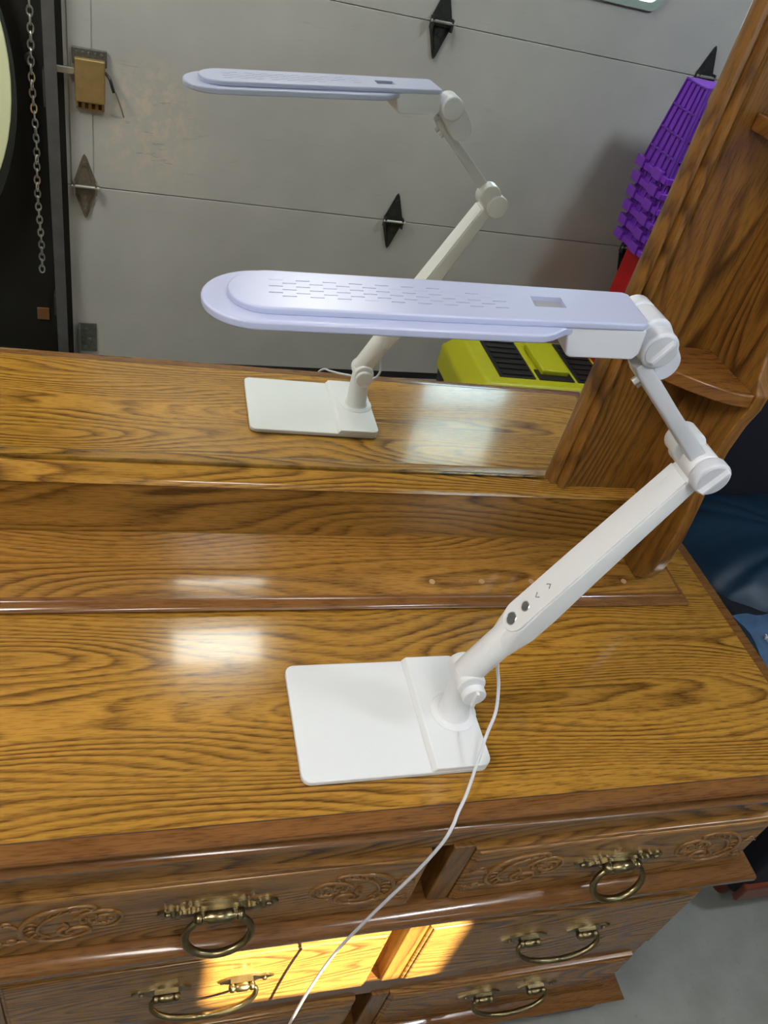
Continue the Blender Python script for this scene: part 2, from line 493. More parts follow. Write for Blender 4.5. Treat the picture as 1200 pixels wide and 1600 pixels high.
door = thing('door_1', (0, -1.88, 0), kind='structure', rz=DOOR_K)
tag(door, 'grey steel sectional garage door with diamond hinges along its seams')
SEAMS = [FLOOR + 0.03, -0.2145, 0.4305, 1.065, DTOP + 0.02]
WIN = [(0.98, 1.42)]
WZ = (0.605, 1.035)
WZROWS = {2: (0.605, 1.035), 3: (1.095, 1.52)}
for i in range(4):
    z0, z1 = SEAMS[i] + (0.0 if i == 0 else 0.0015), SEAMS[i + 1] - 0.0015
    mb = MB()
    mb.box(DX0 - 0.02, DX1 + 0.02, -0.045, -0.003, z0, z1)
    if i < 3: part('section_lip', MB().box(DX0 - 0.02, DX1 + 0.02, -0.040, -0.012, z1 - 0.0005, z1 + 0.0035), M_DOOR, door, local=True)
    cut = None
    if i in WZROWS:
        cut = MB(); WZ = WZROWS[i]
        for a, b in WIN[:]: 
            pts = []
            cx, cz, hx, hz, r = (a + b) / 2, sum(WZ) / 2, (b - a) / 2, (WZ[1] - WZ[0]) / 2, 0.035
            for sx, sz, a0 in ((1, 1, 0), (-1, 1, 90), (-1, -1, 180), (1, -1, 270)):
                for k in range(6):
                    an = math.radians(a0 + 90 * k / 5)
                    pts.append((cx + sx * (hx - r) + r * math.cos(an), cz + sz * (hz - r) + r * math.sin(an)))
            cut.prism(pts, lambda u, v, t: (u, -0.08 + 0.1 * t, v))
        # cutter is written in the door's frame: bring it to scene coordinates
        PWd = WORLD[door.name]; cut.v = [tuple(PWd @ Vector(v)) for v in cut.v]
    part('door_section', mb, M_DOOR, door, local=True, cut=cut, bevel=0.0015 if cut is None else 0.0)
# bottom seal
part('bottom_seal', MB().box(DX0, DX1, -0.05, -0.004, FLOOR, FLOOR + 0.031), M_BLACK, door, local=True)
def rrect(cx, cz, hx, hz, r, n=6):
    pts = []
    for sx, sz, a0 in ((1, 1, 0), (-1, 1, 90), (-1, -1, 180), (1, -1, 270)):
        for k in range(n):
            an = math.radians(a0 + 90 * k / (n - 1))
            pts.append((cx + sx * (hx - r) + r * math.cos(an), cz + sz * (hz - r) + r * math.sin(an)))
    return pts
for a, b, WZ in [(a, b, wz) for a, b in WIN for wz in WZROWS.values()]:
    cx, cz, hx, hz = (a + b) / 2, sum(WZ) / 2, (b - a) / 2, (WZ[1] - WZ[0]) / 2
    o1 = rrect(cx, cz, hx + 0.018, hz + 0.018, 0.045); i1 = rrect(cx, cz, hx - 0.006, hz - 0.006, 0.030)
    fr = MB(); rings = []
    for pts, y in ((o1, -0.003), (o1, 0.006), (i1, 0.006), (i1, -0.02)):
        rings.append([(u, y, v) for u, v in pts])
    fr.loft(rings, cap=False, closed=True)
    f = part('window_frame', fr, M_FRAMEG, door, local=True)
    g = MB().prism(rrect(cx, cz, hx - 0.0065, hz - 0.0065, 0.03), lambda u, v, t: (u, -0.018 + 0.003 * t, v))
    part('window_pane', g, M_GLASS, door, local=True)

# diamond hinges
def hinge_mb():
    mb = MB()
    for sg in (1, -1):
        pts = [(-0.036, 0.004 * sg), (0.036, 0.004 * sg), (0.034, 0.016 * sg), (0.006, 0.095 * sg), (0.0, 0.103 * sg), (-0.006, 0.095 * sg), (-0.034, 0.016 * sg)]
        mb.prism(pts, lambda u, v, t: (u, 0.004 * t, v))
        mb.prism([(p[0] * 0.55, p[1] * 0.72 + 0.004 * sg) for p in pts], lambda u, v, t: (u, 0.004 + 0.004 * t, v))
        for q in (0.03, 0.075): mb.cyl((0, 0.003, q * sg), (0, 0.011, q * sg), 0.006, n=10)
    mb.box(-0.036, -0.030, 0.0, 0.024, -0.018, 0.018); mb.box(0.030, 0.036, 0.0, 0.024, -0.018, 0.018)
    mb.cyl((-0.037, 0.010, 0), (0.037, 0.010, 0), 0.008, n=12)
    return mb
h0 = None
HZ = [SEAMS[1], SEAMS[2], SEAMS[3]]
for hx in (-0.393, 0.672, 1.708, 2.72):
    for hz in HZ:
        hx2 = hx + (0.0 if hx < 0 else 0.006 * (1 if hz > 0 else -1))
        tan = hx < 0
        key = M_TAN if tan else M_HINGE
        h = part('hinge', hinge_mb(), key, door, local=True, origin=(0, 0, 0))
        h.location = (hx2, 0, hz)
        WORLD[h.name] = WORLD[door.name] @ Matrix.Translation((hx2, 0, hz))
        part('hinge_pin', MB().cyl((-0.040, 0.020, 0.006), (0.043, 0.020, 0.006), 0.0045, n=12), M_STEELB, h, local=True)
part('end_stile', MB().box(-0.432, -0.368, -0.003, 0.0012, -0.205, 0.425), M_DOOR, door, local=True, bevel=0.0006)
# bottom corner bracket
bb = MB().box(-0.427, -0.365, 0.0, 0.004, -0.82, -0.705).box(-0.427, -0.421, 0.0, 0.05, -0.82, -0.705)
for q in ((-0.40, -0.73), (-0.39, -0.77), (-0.405, -0.80), (-0.38, -0.74)): bb.cyl((q[0], 0.0, q[1]), (q[0], 0.010, q[1]), 0.007, n=10)
part('corner_bracket', bb, M_STEEL, door, local=True, bevel=0.001)
# dark end stile strip & seam wear
# spring latch: brassy box lock on the inside of the door
lt = MB().box(-0.415, -0.330, 0.0, 0.030, 0.048, 0.165)
part('latch_case', lt, M_LATCH, door, local=True, bevel=0.003)
lp = MB().box(-0.421, -0.324, 0.0, 0.012, 0.145, 0.190)
for k in range(5): lp.cyl((-0.408 + k * 0.017, 0.012, 0.178), (-0.408 + k * 0.017, 0.016, 0.178), 0.005, n=8)
part('latch_plate', lp, M_STEEL, door, local=True, bevel=0.002)
lq = MB().box(-0.413, -0.332, 0.0, 0.012, 0.022, 0.047)
part('latch_plate', lq, M_LATCH, door, local=True, bevel=0.002)
ls = MB()
for k in range(4): ls.box(-0.407 + k * 0.019, -0.397 + k * 0.019, 0.011, 0.014, 0.028, 0.042)
part('latch_slots', ls, M_BLACK, door, local=True)
part('latch_bolt', MB().box(-0.475, -0.415, 0.010, 0.022, 0.118, 0.136), M_STEELB, door, local=True, bevel=0.002)
part('latch_handle', MB().tube([(-0.330, 0.02, 0.135), (-0.318, 0.035, 0.125), (-0.311, 0.04, 0.105), (-0.306, 0.04, 0.090)], 0.0045, 8, 4), M_BLACK, door, local=True)
# scuffs with their own shape
part('scratch_mark', MB().tube([(-0.300, 0.0006, 0.080), (-0.283, 0.0006, 0.036), (-0.276, 0.0006, 0.012)], 0.0022, 6, squash=(1, 0.3)), plain('scratch_brown', (0.19, 0.16, 0.14), 0.7), door, local=True)

# vertical track with its brackets, roller and wall plates
tr = thing('door_track', (-0.475, -1.85, FLOOR), 'dark steel vertical roller track along the left edge of the garage door', 'track', rz=DOOR_K)
prof = [(-0.020, 0.012), (-0.020, 0.052), (0.014, 0.052), (0.014, 0.046), (-0.014, 0.046), (-0.014, 0.012)]
part('rail', MB().prism(prof, lambda u, v, t: (u, v, t * (CEIL - FLOOR))), M_TRACK, tr, local=True, bevel=0.001)
for z, hgt in ((0.075 - FLOOR, 0.10), (-0.62 - FLOOR, 0.07)):
    mb = MB().box(-0.075, -0.020, -0.022, -0.016, z - hgt / 2, z + hgt / 2).box(-0.026, -0.020, -0.022, 0.05, z - hgt / 2, z + hgt / 2)
    for q in (-0.3, 0.0, 0.3): mb.cyl((-0.05 + 0.02 * q, -0.018, z + q * hgt), (-0.05 + 0.02 * q, -0.008, z + q * hgt), 0.006, n=8)
    part('wall_bracket', mb, plain('bracket_grey', (0.06, 0.06, 0.062), 0.5, 0.3, 0.3), tr, local=True)
part('wood_block', MB().box(-0.085, -0.045, -0.022, 0.006, -0.70 - FLOOR, -0.655 - FLOOR), plain('bare_wood', (0.22, 0.105, 0.04), 0.6), tr, local=True, bevel=0.002)
part('hook', MB().tube([(-0.045, -0.01, 0.135 - FLOOR), (-0.065, 0.01, 0.125 - FLOOR), (-0.068, 0.015, 0.145 - FLOOR), (-0.055, 0.02, 0.155 - FLOOR)], 0.006, 8, 4), M_STEEL, tr, local=True)

# hanging chain
ch = thing('hanging_chain', (-0.53, -1.80, -0.50), 'thin bright steel chain hanging against the dark wall left of the track', 'chain')
link = MB().tube([(0.0080 * math.cos(a), 0, 0.0135 * math.sin(a)) for a in [2 * PI * k / 12 for k in range(12)]], 0.0027, 6, closed=True)
lo = None
cmb = MB()
for k in range(102):
    z = k * 0.0210
    ang = (PI / 2) * (k % 2) + rnd.uniform(-0.35, 0.35)
    ca, sa = math.cos(ang), math.sin(ang)
    ox = 0.018 * (z / 2.0) + 0.002 * math.sin(k * 0.4)
    cmb.add([(x * ca - y * sa + ox, x * sa + y * ca, zz + z + 0.012) for x, y, zz in link.v], link.f)
part('chain_links', cmb, M_CHAIN, ch, local=True, kind='stuff')

# round table top standing on edge against the dark wall
rt = thing('round_table_top', (-1.010, -1.735, FLOOR), 'big pale yellow round table top with dark rim leaning by the dark wall', 'table top', rz=DOOR_K)
def ell(cx, cz, rx, rz_, n=64): return [(cx + rx * math.cos(2 * PI * k / n), cz + rz_ * math.sin(2 * PI * k / n)) for k in range(n)]
cz = 0.10 - FLOOR
part('face_panel', MB().prism(ell(0, cz, 0.435, 0.56), lambda u, v, t: (u, 0.02 * t + 0.012, v)), M_CREAM, rt, local=True, bevel=0.003)
part('rim', MB().prism(ell(-0.01, cz - 0.03, 0.455, 0.60), lambda u, v, t: (u, -0.03 + 0.04 * t, v)), M_RIM, rt, local=True, bevel=0.004)
part('stand', MB().box(-0.2, 0.2, -0.06, 0.0, 0.0, 0.55), M_RIM, rt, local=True, bevel=0.01)

tb = thing('storage_tote', (-0.87, -1.42, FLOOR), 'grey plastic storage tote standing at the foot of the dark wall', 'tote')
def taper_box(mb, cx, cy, z0, z1, ax, ay, bx, by):
    return mb.loft([[(cx - ax, cy - ay, z0), (cx + ax, cy - ay, z0), (cx + ax, cy + ay, z0), (cx - ax, cy + ay, z0)],
                    [(cx - bx, cy - by, z1), (cx + bx, cy - by, z1), (cx + bx, cy + by, z1), (cx - bx, cy + by, z1)]])
part('body', taper_box(MB(), 0, 0, 0, 0.54, 0.20, 0.15, 0.235, 0.18), M_GREYBOX, tb, local=True, bevel=0.012)
part('lid', MB().box(-0.245, 0.245, -0.19, 0.19, 0.54, 0.565), M_RIM, tb, local=True, bevel=0.008)

# ------------------------------------------------------------------ purple crates upside down, nested
for k in range(6):
    ztop = 0.455 - 0.052 * k
    lab = ['purple plastic crate, topmost of the nested stack, its ribbed side in full view', 'second purple plastic crate from the top of the nested stack', 'third purple plastic crate from the top of the nested stack', 'third purple plastic crate from the bottom of the nested stack', 'second purple plastic crate from the bottom of the nested stack', 'lowest purple plastic crate of the stack, resting on the red cabinet'][k]
    c = thing('plastic_crate', (1.678 + 0.006 * k, -1.70, ztop - 0.30), lab, 'crate', 'nested purple crates by the garage door')
    s = 1.0
    H = 0.30 if k == 0 else 0.30
    mb = MB()
    # shell: tapered ring walls + closed top
    def ring(hx, hy, z): return [(-hx, -hy, z), (hx, -hy, z), (hx, hy, z), (-hx, hy, z)]
    tx, ty, bx_, by_ = 0.165, 0.070, 0.195, 0.100
    mb.loft([ring(bx_ - 0.005, by_ - 0.005, 0.0), ring(bx_, by_, 0.0), ring(tx, ty, H), ring(tx - 0.02, ty - 0.02, H + 0.004 if k == 0 else H - 0.01)], cap=False)
    mb.f.append((len(mb.v) - 4, len(mb.v) - 3, len(mb.v) - 2, len(mb.v) - 1))
    part('crate_shell', mb, M_PURPLE, c, local=True, bevel=0.004)
    # ribs on the sides
    rb = MB()
    def wallpt(side, t, z):
        f = z / H; hx = bx_ + (tx - bx_) * f; hy = by_ + (ty - by_) * f
        return {'n': (t * hx, hy + 0.003), 's': (t * hx, -hy - 0.003), 'w': (-hx - 0.003, t * hy), 'e': (hx + 0.003, t * hy)}[side]
    for side in 'nwe':
        for t in (-0.98, -0.55, -0.12, 0.30, 0.66, 0.98):
            a = wallpt(side, t, 0.01); b = wallpt(side, t, H - 0.004)
            rb.tube([(a[0], a[1], 0.01), (b[0], b[1], H - 0.004)], 0.0042, 6)
        for z in (0.02, 0.075, 0.14, 0.215, H - 0.004):
            a = wallpt(side, -1, z); b = wallpt(side, 1, z)
            rb.tube([(a[0], a[1], z), (b[0], b[1], z)], 0.0042, 6)
    part('crate_ribs', rb, M_PURPLE if k else plain('purple_rib', (0.12, 0.022, 0.36), 0.4), c, local=True)
    rim = MB()
    for sgn in (-1, 1):
        rim.box(-bx_ - 0.006, bx_ + 0.006, sgn * by_ - 0.012, sgn * by_ + 0.012, 0.0, 0.022)
        rim.box(sgn * bx_ - 0.012, sgn * bx_ + 0.012, -by_ - 0.006, by_ + 0.006, 0.0, 0.022)
    for t in (-0.13, 0.0, 0.13): rim.box(t - 0.028, t + 0.028, by_, by_ + 0.020, -0.001, 0.034)
    for t in (-0.08, 0.05): rim.box(-bx_ - 0.020, -bx_, t - 0.028, t + 0.028, -0.001, 0.034)
    part('crate_rim', rim, M_PURPLE, c, local=True, bevel=0.003)

rc = thing('red_cabinet', (1.78, -1.62, FLOOR), 'bright red cabinet standing under the purple crates', 'cabinet')
rh = -0.108 - FLOOR
part('body', MB().box(-0.165, 0.24, -0.25, 0.14, 0.0, rh), M_RED, rc, local=True, bevel=0.008)
for z0, z1 in ((0.03, 0.26), (0.28, 0.50), (0.52, rh - 0.02)):
    d = part('drawer', MB().box(-0.155, 0.23, 0.14, 0.152, z0, z1), M_RED, rc, local=True, bevel=0.003)
    part('handle', MB().tube([(1.740, -1.468, FLOOR + (z0 + z1) / 2), (1.745, -1.448, FLOOR + (z0 + z1) / 2), (1.885, -1.448, FLOOR + (z0 + z1) / 2), (1.890, -1.468, FLOOR + (z0 + z1) / 2)], 0.006, 8), M_BLACK, d)

# ------------------------------------------------------------------ yellow toolbox on the floor
tbx = thing('toolbox', (1.19, -1.47, FLOOR), 'large black toolbox with yellow lid and ribbed black panels on the floor', 'toolbox')
part('body', taper_box(MB(), 0, 0, 0, 0.25, 0.27, 0.17, 0.30, 0.20), M_BLACK, tbx, local=True, bevel=0.01)
lid = MB()
def rg(hx, hy, z): return [(-hx, -hy, z), (hx, -hy, z), (hx, hy, z), (-hx, hy, z)]
lid.loft([rg(0.305, 0.205, 0.23), rg(0.305, 0.205, 0.325), rg(0.255, 0.165, 0.395)])
part('lid', lid, M_YELLOW, tbx, local=True, bevel=0.012)
for sx in (-1, 1):
    x0, x1 = (-0.195, -0.055) if sx < 0 else (0.115, 0.235)
    p = part('lid_panel', MB().box(x0, x1, -0.145, 0.125, 0.390, 0.400), M_BLACK, tbx, local=True, bevel=0.002)
    rb = MB()
    for k in range(7): rb.box(x0 + 0.012, x1 - 0.012, -0.125 + k * 0.037, -0.108 + k * 0.037, 0.400, 0.405)
    WORLD[p.name] = WORLD[tbx.name]
    part('panel_ribs', rb, M_BLACK, p, local=True)
part('handle_well', MB().box(-0.040, 0.100, 0.060, 0.125, 0.392, 0.399), M_BLACK, tbx, local=True)
part('carry_handle', MB().box(-0.025, 0.085, -0.10, 0.095, 0.395, 0.420), M_YELLOW, tbx, local=True, bevel=0.008)
part('latch', MB().box(-0.03, 0.03, 0.205, 0.215, 0.20, 0.28), M_BLACK, tbx, local=True, bevel=0.002)

# ------------------------------------------------------------------ ceiling lights
for i, ((lx, ly), (sx, sy), st) in enumerate(FIXTURES):
    t = thing('ceiling_light', (lx, ly, CEIL), ['rectangular white ceiling light above, mirrored as a bright patch in the glossy dresser top', 'small square white ceiling light on the right side of the garage', 'rectangular white ceiling light on the left side of the garage'][i], 'ceiling light')
    part('housing', MB().box(-sx / 2 - 0.02, sx / 2 + 0.02, -sy / 2 - 0.02, sy / 2 + 0.02, -0.035, 0.0), M_CEIL, t, local=True, bevel=0.004)
    part('light_diffuser', MB().box(-sx / 2, sx / 2, -sy / 2, sy / 2, -0.052, -0.0355), emis('lit_diffuser', FIX_COL[i], st), t, local=True)

# ------------------------------------------------------------------ dresser
XL, XR = -0.911, 0.715
FY = -0.452          # face frame
dr = thing('dresser', (-0.098, -0.2, FLOOR), 'wide glossy oak dresser with carved drawers and brass pulls, its top in the foreground', 'dresser')
part('top', MB().box(XL + 0.005, 0.7110, -0.4595, 0.022, -0.045, 0.0), W_TOP, dr)
# moulded edge round front and ends
prof = [(-0.0005, 0.0), (0.0160, 0.0), (0.0195, -0.0015), (0.0212, -0.005), (0.0200, -0.009), (0.016, -0.0115), (0.010, -0.016), (0.008, -0.025), (0.010, -0.031),
        (0.015, -0.033), (0.018, -0.037), (0.017, -0.042), (0.012, -0.045), (0.004, -0.047), (-0.006, -0.058), (-0.008, -0.080), (-0.015, -0.080), (-0.015, -0.046), (-0.0005, -0.046)]
part('edge_moulding', MB().sweep(prof, [(XL, 0.022), (XL, -0.4600), (0.7115, -0.4600), (0.7115, 0.022)]), W_EDGE, dr, smooth=40)
# grooved strip where the field meets the banding
part('edge_banding', MB().box(XL, 0.7115, -0.4604, -0.4592, -0.0015, 0.0002), M_DARKWOOD, dr)
case = MB().box(XL + 0.015, XR - 0.015, FY + 0.035, 0.0, FLOOR + 0.075, -0.05)
part('case', case, W_FRONT, dr)
# face frame: rails
part('rail', MB().box(XL + 0.01, XR - 0.01, FY - 0.004, FY + 0.04, -0.114, -0.05), W_FRONT, dr)
COLS = [(-0.9000, -0.4180), (-0.3600, 0.1650), (0.2220, 0.7020)]
ROWS = [(-0.2620, -0.1150), (-0.5600, -0.3520), (-0.7830, -0.6280)]
nose = [(-0.03, -0.262), (0.018, -0.262), (0.030, -0.266), (0.0345, -0.273), (0.035, -0.282), (0.031, -0.290), (0.022, -0.295), (0.014, -0.302), (0.008, -0.316), (0.003, -0.335), (0.002, -0.350), (-0.03, -0.350)]
part('waist_moulding', MB().sweep(nose, [(XL, 0.0), (XL, FY - 0.001), (XR - 0.005, FY - 0.001), (XR - 0.005, 0.0)]), W_EDGE, dr, smooth=40)
part('rail', MB().box(XL + 0.01, XR - 0.01, FY - 0.006, FY + 0.04, -0.626, -0.562), W_EDGE, dr, bevel=0.003)
part('rail', MB().box(XL + 0.01, XR - 0.01, FY - 0.006, FY + 0.04, -0.810, -0.785), W_EDGE, dr, bevel=0.002)
bprof = [(-0.02, -0.788), (0.012, -0.788), (0.032, -0.794), (0.038, -0.801), (0.036, -0.810), (0.026, -0.816), (0.018, -0.824), (-0.02, -0.824)]
part('base_moulding', MB().sweep(bprof, [(XL, 0.0), (XL, FY), (XR - 0.005, FY), (XR - 0.005, 0.0)]), W_EDGE, dr, smooth=40)
# bracket feet with a scrolled cut
for fx, sg in ((XR + 0.008, -1), (XL - 0.008, 1)):
    pts = [(0, -0.820), (0.42, -0.820), (0.40, -0.838), (0.26, -0.846), (0.20, -0.855), (0.165, -0.872), (0.13, FLOOR), (0.012, FLOOR), (0.002, -0.872), (-0.004, -0.855)]
    part('foot', MB().prism(pts, lambda u, v, t: (fx + sg * u, FY - 0.022 + 0.022 * t, v)), W_EDGE, dr, bevel=0.002)
    part('foot', MB().prism([(p[0] * 0.5, p[1]) for p in pts], lambda u, v, t: (fx + sg * 0.022 * t, FY - 0.02 + u, v)), W_EDGE, dr, bevel=0.002)
# stiles between the drawer columns: recess, then a raised stile
for (a0, a1), (b0, b1) in ((COLS[0], COLS[1]), (COLS[1], COLS[2])):
    for z0, z1 in ((-0.262, -0.110), (-0.562, -0.350), (-0.797, -0.626)):
        part('stile', MB().box(a1 + 0.026, b0 + 0.001, FY - 0.011, FY + 0.04, z0, z1), W_POST, dr, bevel=0.003)
part('stile', MB().box(0.700, 0.712, FY - 0.004, FY + 0.04, -0.80, -0.06), W_FRONT, dr)
part('stile', MB().box(XL + 0.003, -0.898, FY - 0.004, FY + 0.04, -0.80, -0.06), W_FRONT, dr)

# brass pulls
def ring_pull_parts():
    plate = MB()
    out = []
    half = [(0.0, 0.012), (0.020, 0.0125), (0.030, 0.016), (0.038, 0.012), (0.046, 0.0065), (0.052, 0.0075), (0.060, 0.010), (0.067, 0.007), (0.0725, 0.0)]
    pts = half + [(x, -z) for x, z in reversed(half[:-1])]
    left = [(-x, -z) for x, z in half[1:]] + [(-x, z) for x, z in reversed(half[1:-1])]
    pts = pts + left
    plate.prism(pts, lambda u, v, t: (u, -0.0035 * t, v))
    plate.prism([(x * 0.72, z * 0.62) for x, z in pts], lambda u, v, t: (u, -0.0035 - 0.004 * t, v))
    for sx in (-1, 1): plate.cyl((sx * 0.060, -0.003, 0), (sx * 0.060, -0.007, 0), 0.0045, n=12, round_=0.0015)
    for sx in (-0.020, 0.020): plate.cyl((sx, -0.003, 0), (sx, -0.013, 0.0), 0.0062, n=12)
    plate.lathe((0, 0, 0), [(0.001, -0.001), (0.001, 0.001)], n=6)
    # turned barrel between the posts
    bar = MB()
    prof_ = [(-0.030, 0.004), (-0.026, 0.0075), (-0.022, 0.0075), (-0.020, 0.005), (-0.016, 0.005), (-0.013, 0.0085), (0.013, 0.0085), (0.016, 0.005), (0.020, 0.005), (0.022, 0.0075), (0.026, 0.0075), (0.030, 0.004)]
    n = 16
    plate.loft([[(x, -0.0125 + r * math.cos(2 * PI * k / n), r * math.sin(2 * PI * k / n)) for k in range(n)] for x, r in prof_])
    ring = MB()
    path = []
    for k in range(25):
        a = math.radians(128 - (256 + 360 * 0) * k / 24)
        path.append((0.040 * math.sin(math.radians(-142 + 0) * -1 + 0) * 0, 0, 0))
    path = []
    for k in range(27):
        a = math.radians(-52 + -256 * 0 + (90 + 0) * 0)
    for k in range(27):
        th = math.radians(125 + 290 * k / 26)          # open at the top where the barrel sits
        x = 0.040 * math.cos(th); z = -0.027 + 0.031 * math.sin(th)
        path.append((x, -0.0130 - 0.34 * (0.0 - z), z))
    ring.tube(path, lambda t: 0.0040 + 0.0014 * math.sin(PI * t), 10)
    return plate, ring
def bail_pull_parts():
    plate = MB()
    for sx in (-1, 1):
        c = sx * 0.052
        half = [(-0.026, 0.006), (-0.018, 0.011), (0.018, 0.011), (0.026, 0.006), (0.034, 0.008), (0.041, 0.004), (0.047, 0.0)]
        pts = [(-0.034, 0.0)] + half + [(x, -z) for x, z in reversed(half[:-1])]
        plate.prism([(c + sx * x, z) for x, z in pts], lambda u, v, t: (u, -0.003 * t, v))
        plate.box(c - 0.016, c + 0.016, -0.008, -0.003, -0.006, 0.006)
        plate.cyl((c + sx * 0.033, -0.003, 0), (c + sx * 0.033, -0.0065, 0), 0.0035, n=10, round_=0.001)
        n = 14
        prof_ = [(-0.019, 0.003), (-0.016, 0.0065), (-0.012, 0.0065), (-0.010, 0.0042), (-0.007, 0.0065), (0.007, 0.0065), (0.010, 0.0042), (0.012, 0.0065), (0.016, 0.0065), (0.019, 0.003)]
        plate.loft([[(c + x, -0.0115 + r * math.cos(2 * PI * k / n), r * math.sin(2 * PI * k / n)) for k in range(n)] for x, r in prof_])
        pass
    bail = MB()
    path = [(sx * x, y * 1.12, z * 1.1) for sx, x, y, z in ((-1, 0.068, -0.0115, 0.0), (-1, 0.072, -0.013, -0.004), (-1, 0.071, -0.017, -0.012), (-1, 0.062, -0.021, -0.021), (-1, 0.044, -0.024, -0.029), (-1, 0.014, -0.026, -0.034), (0, 0.0, -0.0265, -0.0325), (1, 0.014, -0.026, -0.034), (1, 0.044, -0.024, -0.029), (1, 0.062, -0.021, -0.021), (1, 0.071, -0.017, -0.012), (1, 0.072, -0.013, -0.004), (1, 0.068, -0.0115, 0.0))]
    bail.tube(path, lambda t: 0.0030 + 0.0018 * math.sin(PI * t), 10, 5)
    return plate, bail
def join(*mbs):
    r = MB()
    for m_ in mbs: r.add(m_.v, m_.f)
    return r

def carving_mb(flip, grow=0.0):
    """raised scroll: a big C with leaf ribs, curls, and a spray to the side"""
    mb = MB()
    f = -1 if flip else 1
    def T(path, r0, r1=None, sq=(1.0, 0.8)):
        r1 = r0 * 0.4 if r1 is None else r1
        if grow: r0 = r0 * 0.6 + grow; r1 = r1 * 0.6 + grow
        mb.tube([(f * x, -0.0009 if not grow else r0 - 0.0007, z) for x, z in path], lambda t: (r1 + (r0 - r1) * math.sin(PI * min(1, 0.15 + t * 0.9)) ** 0.7), 7, 4)
    def spiral(cx, cz, r0, turns, a0, sg=1, r=0.0022, grow=0.72):
        pts = []
        n = int(14 * turns)
        for k in range(n + 1):
            t = k / n; a = math.radians(a0) + sg * 2 * PI * turns * t
            rr = r0 * (1 - grow * t)
            pts.append((cx + rr * math.cos(a), cz + rr * 0.9 * math.sin(a)))
        T(pts, r)
    T([(0.008, 0.040), (-0.014, 0.036), (-0.034, 0.022), (-0.044, 0.002), (-0.040, -0.018), (-0.022, -0.031), (0.000, -0.034), (0.020, -0.028)], 0.0030)
    T([(0.020, -0.028), (0.030, -0.018), (0.026, -0.008), (0.010, -0.008), (0.004, -0.016), (0.012, -0.021)], 0.0026)
    T([(0.028, 0.034), (0.008, 0.030), (-0.012, 0.020), (-0.024, 0.004), (-0.026, -0.010), (-0.014, -0.022)], 0.0024)
    T([(0.008, 0.040), (0.024, 0.042), (0.036, 0.037), (0.034, 0.030), (0.028, 0.034)], 0.0022)
    T([(0.000, 0.008), (0.006, -0.002), (-0.004, -0.012), (0.000, -0.022), (0.010, -0.024)], 0.0024)
    for a, b in (((-0.038, 0.012), (-0.026, 0.010)), ((-0.041, 0.002), (-0.028, 0.002)), ((-0.040, -0.008), (-0.028, -0.006)), ((-0.035, -0.018), (-0.024, -0.012)), ((-0.026, -0.026), (-0.018, -0.017))):
        T([a, ((a[0] + b[0]) / 2, (a[1] + b[1]) / 2 + 0.002), b], 0.0018)
    for k in range(5):
        x = -0.020 + k * 0.011
        T([(x - 0.005, 0.024 + 0.0018 * k), (x, 0.033 + 0.0016 * k), (x + 0.006, 0.030 + 0.0016 * k)], 0.0018)
    spiral(0.046, 0.008, 0.017, 1.3, 160, 1)
    spiral(0.030, 0.014, 0.011, 1.1, 200, -1)
    T([(0.012, 0.012), (0.026, 0.024), (0.046, 0.027), (0.062, 0.018), (0.066, 0.004), (0.056, -0.010), (0.040, -0.014)], 0.0024)
    for x, z in ((0.036, 0.004), (0.044, 0.013), (0.052, 0.004), (0.044, -0.004), (0.056, 0.014), (0.024, 0.006), (0.033, 0.020)):
        spiral(x, z, 0.0045, 0.9, 30 + x * 4000, 1, 0.0018, 0.6)
    T([(-0.044, 0.002), (-0.052, 0.012), (-0.062, 0.014), (-0.072, 0.008)], 0.0020)
    spiral(-0.058, 0.016, 0.006, 1.0, 0, 1, 0.0018)
    T([(-0.034, -0.026), (-0.048, -0.026), (-0.058, -0.030), (-0.070, -0.026)], 0.0020)
    spiral(-0.054, -0.023, 0.005, 1.0, 180, -1, 0.0018)
    spiral(-0.066, -0.029, 0.004, 1.0, 90, 1, 0.0016)
    return mb

